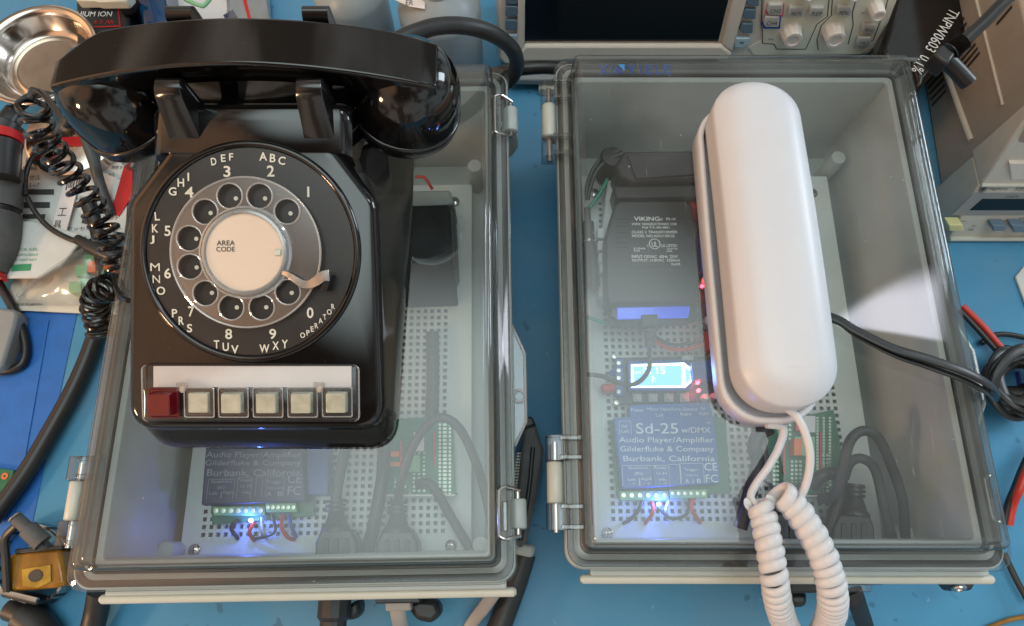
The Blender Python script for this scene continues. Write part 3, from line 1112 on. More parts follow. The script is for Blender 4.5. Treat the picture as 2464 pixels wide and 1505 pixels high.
rings = [shrink(rings[0], .93, -.0012)] + rings + [shrink(rings[-1], .93, .0012)]
mb.loft(rings, True, True)
hb = obj('handle', mb, M['bake'], hs_, ang=32, bev=.0014, seg=3)
for sx_, cx_, cy_, nm in ((-1, -.2660, .2885, 'mouthpiece'), (1, -.0680, .2915, 'earpiece')):
    ax = V((-sx_ * .22, -.10, -1)).normalized()    # points down and slightly inward
    u = ax.cross(V((0, 1, 0))).normalized()
    fr = Fr((cx_, cy_, .262), u, ax.cross(u))
    if fr.n.z > 0: fr = Fr(fr.o, fr.v, fr.u)
    pf = [(.0001, -.0275), (.008, -.0272), (.0150, -.0255), (.0215, -.0215), (.0265, -.0155), (.0298, -.0085), (.0320, -.001), (.0334, .008), (.0340, .0165), (.0340, .020)]
    pf = [(r_ * 1.07, c_) for r_, c_ in pf]
    mb = MB().lathe(fr, 0, 0, pf, 48, False, True)
    obj('bulb', mb, M['bake'], hs_, ang=60)
    pf = [(.0338, .0205), (.0350, .0212), (.0353, .0225), (.0345, .0300), (.0320, .0345), (.0250, .0368), (.010, .0375), (.0001, .0375)]
    pf = [(r_ * 1.07, c_) for r_, c_ in pf]
    mb = MB().lathe(fr, 0, 0, pf, 48, True, True)
    obj(nm, mb, M['bake2'], hs_, ang=60)
# strain relief at the mouthpiece end
mb = MB().tube(spl([(-.279, .276, .262), (-.289, .273, .258), (-.298, .270, .250)], 4), .0042, 12)
obj('strain_relief', mb, M['rubber'], hs_)


def coil(path, R, r, pitch, flat=1.0, m=8, per=18, twist=0):
    """helix of radius R along a path; r = wire radius"""
    pts = spl(path, 30)
    # arc length
    L = [0]
    for i in range(1, len(pts)): L.append(L[-1] + (pts[i] - pts[i - 1]).length)
    out = []
    tot = L[-1]
    f = pitch if callable(pitch) else (lambda t: pitch)
    s = 0; ph_ = twist
    up = V((0, 0, 1))
    j = 0
    prevn = None
    while s < tot:
        while j < len(L) - 2 and L[j + 1] < s: j += 1
        t = (s - L[j]) / max(1e-9, L[j + 1] - L[j])
        c = pts[j].lerp(pts[j + 1], t)
        T = (pts[min(j + 3, len(pts) - 1)] - pts[max(j - 2, 0)]).normalized()
        if prevn is None:
            n = T.cross(up)
            if n.length < .1: n = V((1, 0, 0))
            n.normalize()
        else:
            n = (prevn - T * prevn.dot(T)).normalized()
        prevn = n
        b = T.cross(n)
        out.append(c + n * R * cos(ph_) + b * R * sin(ph_))
        ph_ += 2 * pi / per
        s += f(s / tot) / per
    return out


# black coiled cord
cp = pp([(80, 242, .235), (82, 268, .225), (95, 310, .215), (125, 360, .20), (165, 415, .18), (205, 470, .165), (240, 525, .15), (262, 575, .14), (280, 625, .13), (290, 665, .125)])
c1 = coil(cp, .0095, .0022, .0100, per=26)
cp2 = pp([(268, 690, .150), (240, 700, .140), (228, 735, .125), (238, 775, .110), (243, 812, .10)])
c2 = coil(cp2, .0092, .0022, .0085, per=26)
lead = spl([V((-.298, .270, .250)), P(100, 222, .245), P(75, 232, .24), c1[0]], 6)
mid = spl([c1[-1], P(300, 700, .135), P(290, 735, .13), P(262, 705, .14), c2[0]], 6)
mb = MB().tube(lead[:-1] + c1, .0021, 9)
co = obj('coiled_cord', mb, M['cordb'], None, loc=P(150, 400, .2))
tag(co, 'black springy coiled cord hanging from the left end of the black handset', 'cord')
mb = MB().tube(spl([P(308, 722, .172), P(292, 715, .165), P(278, 690, .158), c2[0]], 6)[:-1] + c2, .0021, 9)
tag(obj('coiled_cord', mb, M['cordb'], None, loc=P(240, 760, .12)), 'black coil of cord looping out beside the telephone, below the long one', 'cord')

# ---------------------------------------------------------------- white telephone
wp = thing('wall_telephone_base', 'white phone base lying on the right clear lid under the white handset', 'telephone', (.177, .19, LIDZ))
wy0, wy1 = .0815, .330


def wring(x0, x1, y0, y1, z, r, zf=None, n=9):
    pts = rrect(x0, y0, x1, y1, r, n)
    # subdivide long sides for curvature
    out = []
    m = len(pts)
    for i in range(m):
        a = V(pts[i]); b = V(pts[(i + 1) % m])
        kx = 10 if (b - a).length > .08 else 1
        for j in range(kx): out.append(a.lerp(b, j / kx))
    res = []
    for p_ in out:
        t = (p_.y - wy0) / (wy1 - wy0)
        zz = z + (zf(t) if zf else 0)
        res.append(V((p_.x, p_.y, zz)))
    return res


rimf = lambda t: .010 * math.sin(min(1, max(0, t)) * pi) ** 2 * 0 + .012 * max(0, (t - .45)) ** 1.2
X0, X1 = .1437, .2135
rings = [wring(X0 + .003, X1 - .003, wy0 + .003, wy1 - .003, LIDZ + .0006, .026), wring(X0, X1, wy0, wy1, LIDZ + .003, .029),
         wring(X0, X1, wy0, wy1, LIDZ + .017, .029, rimf), wring(X0 + .0007, X1 - .0007, wy0 + .0007, wy1 - .0007, LIDZ + .0185, .028, rimf),
         wring(X0 + .0025, X1 - .0025, wy0 + .0025, wy1 - .0025, LIDZ + .0192, .027, rimf), wring(X0 + .0042, X1 - .0042, wy0 + .0042, wy1 - .0042, LIDZ + .0180, .026, rimf),
         wring(X0 + .005, X1 - .005, wy0 + .005, wy1 - .005, LIDZ + .008, .025, rimf)]
mb = MB().loft(rings, True, True)
obj('base_shell', mb, M['white'], wp, ang=60)
wh = thing('white_handset', 'slim white telephone handset with rounded ends lying on its white base', 'handset', (.177, .19, LIDZ + .02))
ff = lambda t: .0
hX0, hX1, hy0, hy1 = .1488, .2138, .0868, .335
archf = lambda t: -.0035 * (2 * t - 1) ** 2
rings = []
for off, z, r in ((.007, .0205, .022), (.003, .0215, .026), (.0008, .0250, .029), (0, .031, .030), (0, .046, .030), (.0003, .0500, .030), (.0010, .0512, .0298), (.0036, .0540, .0285), (.0075, .0575, .0255), (.012, .0598, .0215), (.018, .0611, .0160), (.024, .0616, .010)):
    rings.append(wring(hX0 + off, hX1 - off, hy0 + off, hy1 - off, LIDZ + z, max(.004, r - off * .3), archf))
xm = (hX0 + hX1) / 2
rings.append([V((xm + (p_.x - xm) * .5, p_.y, p_.z + .00008)) for p_ in rings[-1]])
rings.append([V((xm, p_.y, p_.z + .00002)) for p_ in rings[-1]])
mb = MB().loft(rings, True, False)
obj('handset_shell', mb, M['white'], wh, ang=70)

# white coiled cord
fl = V((0, 0, 1))
s1 = spl([V((.1800, .0900, .194))] + pp([(1915, 1000, .192), (1936, 1040, .192), (1948, 1090, .190), (1945, 1140, .186), (1930, 1185, .182), (1905, 1222, .178), (1880, 1225, .174)]), 8)
s0 = spl([V((.1755, .0815, .172))] + pp([(1884, 1030, .170), (1874, 1075, .169), (1850, 1120, .169), (1818, 1165, .168), (1806, 1196, .170), (1822, 1218, .172)]), 8)
r1 = pp([(1872, 1182, .178), (1905, 1212, .178), (1940, 1262, .178), (1972, 1320, .178), (1993, 1380, .176), (2003, 1430, .170), (1998, 1480, .150), (1975, 1530, .125), (1930, 1560, .11)])
l1 = pp([(1822, 1205, .174), (1836, 1240, .175), (1846, 1290, .177), (1856, 1345, .177), (1864, 1400, .174), (1872, 1450, .160), (1888, 1500, .135), (1915, 1545, .115), (1960, 1565, .11)])


def ribbon(mb, path, R, pf, th=.0024, per=24, m=10, over=.57):
    """coiled ribbon-like cord: a helix whose section is wide along the path"""
    pts = spl(path, 30)
    L = [0]
    for i in range(1, len(pts)): L.append(L[-1] + (pts[i] - pts[i - 1]).length)
    tot = L[-1]; s_ = 0; a = 0; j = 0; prevn = None; rings = []
    while s_ < tot:
        while j < len(L) - 2 and L[j + 1] < s_: j += 1
        t = (s_ - L[j]) / max(1e-9, L[j + 1] - L[j])
        c = pts[j].lerp(pts[j + 1], t)
        T = (pts[min(j + 3, len(pts) - 1)] - pts[max(j - 2, 0)]).normalized()
        n = T.cross(V((0, 0, 1))) if prevn is None else prevn - T * prevn.dot(T)
        n.normalize(); prevn = n
        b = T.cross(n)
        pitch = pf(s_ / tot) * (1 + .07 * sin(s_ * 310) + .05 * sin(s_ * 730 + 1))
        rad = n * cos(a) + b * sin(a)
        e = c + rad * R * (1 + .025 * sin(s_ * 420))
        rings.append([e + T * (pitch * over * cos(2 * pi * q / m)) + rad * (th * sin(2 * pi * q / m)) for q in range(m)])
        a += 2 * pi / per
        s_ += pitch / per
    mb.loft(rings[::-1], True, True)
    return rings[0], rings[-1]


def ease(a, b, t0, t1):
    return lambda t: a + (b - a) * min(1, max(0, (t - t0) / (t1 - t0)))


mb = MB()
ribbon(mb, r1, .0074, ease(.0074, .0040, .25, .58))
ribbon(mb, l1, .0068, ease(.0070, .0040, .28, .60))
mb.tube(s1, .0027, 12)
mb.tube(s0, .0027, 12)
tag(obj('coiled_cord', mb, M['whitec'], None, loc=P(1930, 1300, .18), ang=80),
    'thick white coiled cord hanging in a loop from the white handset over the front edge', 'cord')

# ================================================================ things inside the enclosures
def xy(px, py, z):
    p_ = P(px, py, z)
    return (p_.x, p_.y)


def slab(mb, pts, z0, z1, ref=None):
    """block whose top outline is seen at photo points pts"""
    return mb.prism(HZ(0), [xy(x, y, z1 if ref is None else ref) for x, y in pts], z0, z1)


def tubepx(l, r, m=10, n=8, **kw):
    return MB().tube(spl(pp(l), n), r, m, **kw)


def single(name, mb, mat, label, cat, group=None, **kw):
    return tag(obj(name, mb, mat, None, **kw), label, cat, group)


def q4(x0, y0, x1, y1):
    return [(x0, y0), (x1, y0), (x1, y1), (x0, y1)]


# --- blue amplifier module, right box
def amp(label, case, ink, dy, cornerpts, tabpts, items, frames, zt=.056, green=None, term=None, wires=(), led=None, ledp=None):
    c = P(*cornerpts[0], .031)
    t = thing('amplifier_module', label, 'circuit module', c)
    mb = slab(MB(), cornerpts, .040, zt)
    cs_ = obj('case', mb, case, t, bev=.0008)
    if tabpts:
        obj('terminal_cover', slab(MB(), tabpts, .040, zt - .0012), case, t, bev=.0006)
    f = HZ(zt)
    text('case_lettering', f, items, ink, cs_, .0003, .004)
    mb = MB()
    for x0, y0, x1, y1 in frames:
        a0, b0_ = f.hit(x0, y1); a1, b1_ = f.hit(x1, y0)
        w_ = .00018
        for bx_ in ((a0, b0_, a0 + w_ * 2, b1_), (a1 - w_ * 2, b0_, a1, b1_), (a0, b1_ - w_ * 2, a1, b1_)):
            mb.box(f, bx_[0], bx_[1], .0002, bx_[2], bx_[3], .0003)
    obj('case_lines', mb, ink, cs_, smooth=False)
    obj('circuit_board', slab(MB(), green, .036, .0385), M['pcb'], t, bev=.0003)
    for (x0, y0, x1, y1, n_, rr) in term:
        q_ = q4(x0, y0, x1, y1)
        tbk = obj('terminal_block', slab(MB(), [(x0, y0), (x1, y0 - 1), (x1 + 2, y1 - 1), (x0 + 2, y1)], .0385, .047), M['termp'], t, bev=.0005)
        for i in range(n_):
            xx = x0 + (i + .5) * (x1 - x0) / n_
            a, b = xy(xx, (y0 + y1) / 2 - 1, .047)
            m2 = MB().lathe(HZ(.047), a, b, [(rr, 0), (rr * .9, .0005), (.0001, .0006)], 14, False, True)
            sc_ = obj('terminal_screw', m2, M['pads'], tbk)
    return t


A_pts = [(1477, 1004), (1519, 1002), (1519, 1004), (1716, 998), (1733, 1161), (1497, 1174)]
K2 = lambda x0, y0, x1, y1: bx(2, 2, x0, y0, x1, y1)
K3 = lambda x0, y0, x1, y1: bx(3, 2, x0, y0, x1, y1)
itemsR = [('Sd-25', *K2(1308, 1058, 1682, 1152)), ('w/DMX', *K2(1710, 1095, 1970, 1145)), ('Audio Player/Amplifier', *K2(1158, 1182, 2000, 1245)),
          ('Gilderfluke & Company', *K2(1168, 1262, 2003, 1325)), ('Burbank, California', *K2(1195, 1348, 2008, 1405)),
          ('Sd-', *K2(1180, 1072, 1238, 1098)), ('Left', *K2(1180, 1115, 1248, 1145)),
          ('Speakers', *K3(1238, 42, 1412, 68)), ('(8Ω)', *K3(1295, 88, 1368, 122)), ('Left', *K3(1238, 142, 1308, 168)), ('Right', *K3(1358, 140, 1448, 168)),
          ('- +', *K3(1245, 186, 1305, 200)), ('- +', *K3(1372, 184, 1432, 198)), ('- +', *K3(1515, 182, 1582, 196)),
          ('Power', *K3(1468, 36, 1588, 64)), ('12-24', *K3(1490, 88, 1582, 112)), ('vdc', *K3(1508, 142, 1580, 166)),
          ('Trigger', *K3(1735, 55, 1865, 85)), ('Inputs', *K3(1752, 106, 1862, 130)), ('A', *K3(1745, 152, 1782, 190)), ('B', *K3(1850, 148, 1885, 188)),
          ('CE', *K3(1915, 8, 2030, 78)), ('FC', *K3(1928, 112, 2035, 182))]
framesR = [K2(1160, 1040, 1262, 1155), K3(1190, 30, 1455, 215), K3(1338, 140, 1342, 215), K3(1462, 30, 1600, 215), K3(1606, 20, 1700, 200), K3(1704, 12, 1905, 190), K3(1812, 150, 1816, 190)]
ampR = amp('pale blue amplifier box with printed text inside the right enclosure', M['blue'], M['inkb'], 0, A_pts,
           [(1512, 975), (1707, 968), (1716, 1003), (1516, 1008)], itemsR, framesR,
           green=[(1466, 1010), (1746, 1003), (1757, 1186), (1484, 1197)], term=[(1490, 1181, 1608, 1203, 6, .0021), (1610, 1177, 1700, 1198, 6, .0017)])
fr_ = HZ(.0548)
cvr = [c_ for c_ in ampR.children if c_.name.startswith('terminal_cover')][0]
text('cover_lettering', fr_, [('Power', *K2(1265, 925, 1380, 958)), ('Mixer Input/Line Output', *K2(1408, 920, 1855, 955)), ('Sd-', *K2(1885, 912, 1930, 940)), ('Left', *K2(1485, 972, 1555, 1003)), ('Right', *K2(1703, 966, 1805, 1000)), ('Right', *K2(1870, 962, 1956, 992))], M['inkb'], cvr, .0003)
aL = lambda r, x0, y0, x1, y1: bx(r, 0, x0, y0, x1, y1)
bL = lambda x0, y0, x1, y1: bx(3, 1, x0, y0, x1, y1)
pL = lambda x0, y0, x1, y1: (x0, y0, x1, y1)
itemsL = [('Audio Player/Amplifier', *pL(496, 1086, 724, 1104)), ('Gilderfluke & Company', *pL(494, 1106, 724, 1123)), ('Burbank, California', *pL(498, 1128, 722, 1147)),
          ('Speakers', *pL(508, 1154, 558, 1163)), ('(8Ω)', *pL(522, 1168, 543, 1178)), ('Left', *pL(503, 1182, 523, 1190)), ('Right', *pL(537, 1180, 562, 1189)),
          ('Power', *pL(572, 1150, 606, 1158)), ('12-24', *pL(578, 1165, 604, 1172)), ('vdc', *pL(582, 1180, 602, 1187)),
          ('Trigger', *pL(642, 1155, 680, 1164)), ('Inputs', *pL(645, 1170, 680, 1178)), ('A', *pL(641, 1182, 653, 1193)), ('B', *pL(668, 1181, 680, 1192)),
          ('CE', *pL(692, 1140, 726, 1162)), ('FC', *pL(692, 1169, 724, 1190))]
framesL = [pL(496, 1152, 566, 1200), pL(531, 1182, 533, 1198), pL(568, 1148, 608, 1198), pL(612, 1146, 634, 1196), pL(638, 1146, 686, 1194), pL(660, 1182, 662, 1192)]
ampL = amp('dark navy amplifier box half hidden under the rotary telephone, inside the left enclosure', M['navy'], M['inkn'], 0, [(500, 1010), (722, 1006), (735, 1204), (484, 1214)], None, itemsL, framesL,
           green=[(498, 1000), (744, 1000), (756, 1240), (510, 1262)], term=[(511, 1218, 636, 1240, 7, .0022), (638, 1210, 712, 1232, 6, .0018)])


def led(x, y, z, name, mat, label, power, col):
    a, b = xy(x, y, z)
    mb = MB().lathe(HZ(z), a, b, [(.0016, -.003), (.0016, 0), (.0011, .0011), (.0001, .0015)], 12, True, True)
    o = single(name, mb, mat, label, 'indicator light')
    l = bpy.data.lights.new(name + '_glow', 'POINT')
    l.energy = power; l.color = col; l.shadow_soft_size = .002
    lo_ = bpy.data.objects.new(name + '_glow', l)
    C.objects.link(lo_)
    lo_.location = (a, b, z + .006)
    return o


led(602, 1251, .044, 'status_led', M['led'], 'glowing blue light below the navy box in the left enclosure', .040, (.08, .16, 1))
led(1585, 1212, .044, 'status_led', M['led'], 'glowing blue light below the pale blue box in the right enclosure', .045, (.08, .16, 1))
led(1679, 919, .050, 'status_led', M['ledr'], 'upper of two red lights beside the lit display', .004, (1, .02, .03))
led(1681, 938, .050, 'status_led', M['ledr'], 'lower of two red lights beside the lit display', .004, (1, .02, .03))
led(1690, 686, .050, 'status_led', M['ledr'], 'red light at the left edge of the white phone, above the other two', .004, (1, .02, .03))

wi = 0
for pts, r, mk, lb in (
    (((612, 1256, .043), (600, 1280, .040), (612, 1300, .032)), .0017, 'wred', 'short red wire dropping from the terminal strip beside the left blue light'),
    (((575, 1250, .043), (556, 1268, .042), (572, 1296, .032)), .0017, 'rubber', 'short black wire left of the blue light in the left enclosure'),
    (((655, 1238, .043), (662, 1275, .044), (640, 1290, .042), (610, 1296, .034)), .0013, 'rubber', 'thin black wire curving right of the blue light in the left enclosure'),
    (((630, 1242, .043), (632, 1270, .042), (642, 1298, .032)), .0013, 'wwhite', 'thin white wire right of the blue light in the left enclosure'),
    (((682, 1238, .043), (676, 1262, .045), (690, 1290, .040), (708, 1298, .032)), .0016, 'wred', 'red wire bending to a plate hole in the left enclosure'),
    (((694, 1236, .043), (700, 1262, .045), (712, 1292, .032)), .0016, 'wblue', 'blue wire beside the bending red wire in the left enclosure'),
    (((1545, 1202, .043), (1535, 1228, .044), (1515, 1250, .040), (1500, 1258, .032)), .0016, 'rubber', 'black wire left of the blue light in the right enclosure'),
    (((1568, 1205, .043), (1570, 1232, .042), (1552, 1258, .032)), .0017, 'wred', 'short red wire under the blue light in the right enclosure'),
    (((1582, 1218, .044), (1610, 1245, .046), (1650, 1238, .046), (1658, 1200, .043)), .0013, 'rubber', 'thin black wire sagging under the right terminal strip'),
    (((1612, 1196, .043), (1602, 1225, .044), (1608, 1252, .034)), .0013, 'wwhite', 'thin white wire right of the blue light in the right enclosure'),
    (((1668, 1196, .043), (1664, 1225, .046), (1684, 1256, .032)), .0018, 'wred', 'red wire at the right end of the right terminal strip'),
    (((1412, 762, .05), (1450, 775, .052), (1490, 780, .052), (1530, 768, .050)), .0018, 'wgreen', 'green wire sagging below the transformer'),
    (((1462, 430, .050), (1440, 470, .048), (1410, 510, .046)), .0020, 'wgreen', 'green wire running down left of the transformer'),
    (((1415, 640, .052), (1430, 680, .050), (1452, 705, .045), (1470, 715, .04)), .0018, 'wred', 'red wire at the lower left of the transformer'),
    (((1570, 815, .050), (1610, 838, .050), (1660, 838, .050), (1700, 822, .05)), .0018, 'wred', 'red wire running right towards the white phone'),
    (((1572, 808, .050), (1612, 828, .054), (1655, 826, .054), (1720, 812, .05)), .0016, 'rubber', 'black wire running beside the red one towards the white phone'),
    (((1408, 900, .050), (1450, 905, .055), (1490, 922, .062), (1530, 922, .07), (1560, 890, .075), (1562, 845, .07), (1560, 815, .066)), .0020, 'gcab', 'thin dark cable hanging across the lit display'),
    (((1475, 905, .046), (1468, 895, .045), (1500, 880, .045)), .0012, 'wblue', 'thin blue wire left of the lit display'),
    (((1000, 425, .075), (1022, 428, .078), (1040, 455, .072)), .0014, 'wred', 'red wire arching into the top of the speaker box'),
):
    single('wire', tubepx(list(pts), r), M[mk], lb, 'wire')

# green protoboards
def proto(label, pts, holes, extra):
    t = thing('prototype_board', label, 'circuit board', P(*pts[0], .034))
    z = .040
    b_ = obj('board', slab(MB(), pts, z - .0016, z), M['pcb'], t, bev=.0002)
    mb = MB()
    for (x0, y0, x1, y1, nx, ny) in holes:
        for i in range(nx):
            for j in range(ny):
                xx = x0 + (x1 - x0) * i / max(1, nx - 1); yy = y0 + (y1 - y0) * j / max(1, ny - 1)
                a, b = xy(xx, yy, z)
                rr = .00105
                mb.lathe(HZ(z), a, b, [(rr * .5, .0001), (rr * .5, .0004), (rr, .0004), (rr, .0001)], 8, False, False)
    obj('solder_pads', mb, M['pads'], b_, smooth=False)
    for nm, mk, pts_, h in extra:
        obj(nm, slab(MB(), pts_, z, z + h), M[mk], t, bev=.0004)
    return t


proto('green prototype board in the left enclosure, crossed by a grey cable loop', [(918, 1010), (1088, 1000), (1095, 1180), (1100, 1190), (925, 1195)],
      [(1058, 1012, 1068, 1188, 2, 20), (1072, 1012, 1082, 1188, 2, 20), (996, 1090, 1020, 1180, 3, 10), (950, 1150, 974, 1170, 3, 3)],
      [('relay', 'wwhite', q4(995, 1040, 1020, 1085), .008), ('screw_terminal', 'termp', q4(978, 1095, 1010, 1135), .009), ('connector', 'orange', q4(935, 1085, 960, 1098), .003),
       ('connector', 'orange', q4(928, 1110, 962, 1122), .003), ('jumper', 'wred', q4(1043, 1035, 1047, 1120), .002), ('jumper', 'wred', q4(962, 1060, 967, 1155), .002), ('header', 'cream', q4(925, 1188, 1095, 1194), .006)])
proto('green prototype board partly under the white phone in the right enclosure', [(1838, 1020), (2005, 985), (2040, 1165), (2044, 1185), (1862, 1190)],
      [(1966, 1005, 1996, 1165, 3, 22), (1980, 1095, 1990, 1180, 2, 10), (1905, 1110, 1925, 1180, 3, 8), (1862, 1090, 1870, 1185, 2, 10), (1880, 1022, 1900, 1056, 3, 4)],
      [('relay', 'wwhite', q4(1932, 1000, 1962, 1040), .009), ('screw_terminal', 'termp', q4(1912, 1050, 1960, 1096), .009), ('connector', 'orange', q4(1910, 1055, 1930, 1095), .010), ('connector', 'orange', q4(1870, 1020, 1892, 1030), .004),
       ('jumper', 'wred', q4(1972, 1040, 1977, 1130), .002), ('jumper', 'wred', q4(1884, 1070, 1889, 1140), .002), ('header', 'cream', q4(1900, 1190, 2042, 1195), .006), ('socket', 'red', q4(1914, 1012, 1930, 1036), .004)])

# speaker box, left
t = thing('speaker_box', 'black foam fronted speaker box right of the rotary telephone inside the left enclosure', 'speaker', P(1000, 600, .031))
obj('grey_end', slab(MB(), [(980, 458), (1082, 456), (1094, 490), (980, 505)], .03, .074), M['greyd'], t, bev=.002)
obj('foam_pad', slab(MB(), [(975, 494), (1078, 491), (1092, 690), (960, 695)], .03, .082), M['foam'], t, bev=.0015)
obj('side_strip', slab(MB(), [(1081, 500), (1092, 505), (1098, 640), (1090, 660)], .03, .070), M['rubberm'], t, bev=.0008)
single('blue_relay', slab(MB(), q4(738, 1060, 790, 1190), .03, .048), M['blue2'], 'blue block right of the navy amplifier box in the left enclosure', 'component', bev=.0008)


# transformer block and its label
def bigadapter():
    t = thing('wall_transformer', 'black plug-in transformer with a printed rating label inside the right enclosure', 'power adapter', P(1560, 640, .035))
    z = .088
    pts = [(1478, 488), (1490, 480), (1650, 480), (1664, 490), (1674, 560), (1683, 700), (1678, 730), (1460, 735), (1456, 700), (1454, 570)]
    mb = MB()
    q0 = [xy(x, y, z) for x, y in pts]
    cx = sum(a for a, b in q0) / len(q0); cy = sum(b for a, b in q0) / len(q0)
    sc_ = lambda f_: [(cx + (a - cx) * f_, cy + (b - cy) * f_) for a, b in q0]
    mb.loft([[V((a, b, zz)) for a, b in (sc_(f_) if True else 0)][::-1] for zz, f_ in ((.050, .93), (.066, .985), (.080, 1.0), (.0865, .97), (z, .94))], True, True)
    bd = obj('case', mb, M['rubberm'], t, ang=35)
    f = HZ(z + .0001)
    lp = [f.hit(*k(1, 2, x, y)) for x, y in ((1242, 482), (1700, 482), (1716, 962), (1262, 962))]
    lb = obj('rating_label', MB().prism(f, lp, .0001, .0004), M['rubber'], t, smooth=False)
    K = lambda x0, y0, x1, y1: bx(1, 2, x0, y0, x1, y1)
    text('label_lettering', f, [('VIKING', *K(1290, 515, 1518, 552)), ('©', *K(1522, 528, 1546, 550)), ('PS-1A', *K(1578, 524, 1662, 547)), ('WWW. VIKINGELECTRONICS. COM', *K(1270, 570, 1668, 592)),
        ('Ph# 715-386-8861', *K(1364, 602, 1606, 622)), ('CLASS 2 TRANSFORMER', *K(1270, 640, 1678, 664)), ('MODEL NO:ADU138125', *K(1272, 674, 1650, 698)),
        ('C', *K(1405, 764, 1420, 782)), ('UL', *K(1448, 738, 1498, 784)), ('US LISTED', *K(1532, 760, 1672, 786)), ('E135456', *K(1290, 790, 1390, 806)), ('EGE', *K(1290, 811, 1342, 825)),
        ('ADAPTOR', *K(1580, 794, 1678, 808)), ('6B88', *K(1580, 815, 1630, 828)), ('INPUT:120VAC  60Hz  22W', *K(1270, 856, 1680, 882)), ('OUTPUT: 13.8VAC  1250mA', *K(1272, 890, 1700, 914)), ('RoHS', *K(1624, 925, 1702, 948))], M['inkg'], lb, .0006, .012)
    a, b = f.hit(*k(1, 2, 1473, 760))
    obj('label_ring', MB().torus(f, a, b, .0047, .0004, .0006, 40, 6), M['inkg'], lb)
    mb = MB()
    for y in (535, 565, 600, 655, 700, 745, 785):
        a0, b0_ = f.hit(*k(1, 2, 1130, y)); a1, _ = f.hit(*k(1, 2, 1238, y))
        mb.box(f, a0, b0_ - .0003, -.0002, a1, b0_ + .0003, .0006)
    obj('case_ribs', mb, M['rubberm'], bd, smooth=False)
    return t


bigadapter()
t = thing('power_adapter', 'black power adapter above the labelled transformer in the right enclosure', 'power adapter', P(1580, 420, .035))
z = .085
obj('case', MB().prism(HZ(0), [xy(*p_, z) for p_ in ((1478, 400), (1500, 362), (1700, 360), (1720, 400), (1700, 432), (1520, 438), (1490, 425))], .035, z), M['rubberm'], t, bev=.003)
obj('face', slab(MB(), [(1508, 372), (1700, 370), (1690, 418), (1530, 430)], z, z + .002), M['rubberm'], t, bev=.0012)
t = thing('power_adapter', 'lower step of black adapter between the top one and the labelled transformer', 'power adapter', P(1560, 460, .035))
obj('case', slab(MB(), [(1474, 446), (1700, 442), (1705, 476), (1482, 478)], .035, .078), M['rubber'], t, bev=.002)
t = thing('power_strip', 'white power strip under the black adapters in the right enclosure', 'power strip', P(1465, 560, .031))
obj('strip_body', slab(MB(), [(1462, 432), (1485, 430), (1478, 560), (1465, 720), (1440, 715), (1446, 560)], .031, .052), M['wwhite'], t, bev=.002)
for i, (x0, y0) in enumerate(((1437, 548), (1438, 578), (1440, 607), (1442, 632))):
    obj('connector', slab(MB(), q4(x0, y0, x0 + 18, y0 + 24), .05, .062), M['wwhite'], t, bev=.0008)
single('red_plug', slab(MB(), [(1650, 452), (1730, 440), (1740, 500), (1668, 498), (1640, 470)], .035, .07), M['red'], 'red block beside the black adapters at the edge of the white phone', 'connector', bev=.002)
t = thing('barrel_plug', 'long black inline plug at the left of the right enclosure', 'connector', P(1420, 560, .05))
obj('plug_body', tubepx([(1418, 585, .050), (1424, 620, .050), (1428, 690, .050)], .0062, 16), M['rubber'], t)
obj('boot', tubepx([(1412, 500, .052), (1414, 530, .051), (1417, 575, .050)], [.003] * 9 + [.0055] * 8, 14), M['rubber'], t)
obj('collar', tubepx([(1416, 577, .05), (1417, 584, .05)], .0045, 14), M['steel'], t)
t = thing('cable', 'black twin cable curling at the top left of the right enclosure', 'cable', P(1440, 420, .06))
obj('cable_run', tubepx([(1412, 480, .055), (1412, 450, .058), (1425, 410, .062), (1450, 378, .066), (1490, 362, .07)], .0020), M['gcab'], t)
obj('cable_run', tubepx([(1414, 480, .057), (1420, 450, .060), (1435, 412, .064), (1462, 385, .068), (1500, 368, .072)], .0020), M['gcab'], t)
single('rubber_grommet', MB().lathe(HZ(.0), *xy(1475, 375, .07), [(.0125, .035), (.0125, .066), (.010, .070), (.0001, .071)], 28, True, True), M['rubberm'], 'round black plug head at the upper left corner of the black adapter', 'plug')

# USB supply below the transformer; its glowing blue end paints in a monitor reflection
t = thing('usb_charger', 'charger block with a painted blue reflection right below the labelled transformer', 'charger', P(1570, 750, .035))
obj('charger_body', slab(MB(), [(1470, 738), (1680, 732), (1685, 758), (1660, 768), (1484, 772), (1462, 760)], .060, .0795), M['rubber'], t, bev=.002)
obj('blue_reflection', slab(MB(), [(1484, 737), (1660, 734), (1656, 764), (1484, 768)], .0795, .081), pm('blue_lit_plastic', (.03, .09, .75), .25, coat=.5, col2=(.06, .16, .9), n2=30, emit=(.06, .15, 1), es=.28), t, bev=.0008)
obj('usb_plug', slab(MB(), [(1542, 756), (1583, 755), (1583, 784), (1545, 785)], .065, .083), M['rubber'], t, bev=.001)
obj('usb_boot', tubepx([(1563, 784, .074), (1564, 805, .072), (1562, 838, .070)], [.007] * 6 + [.0055] * 5 + [.0045] * 6, 12), M['gcab'], t)

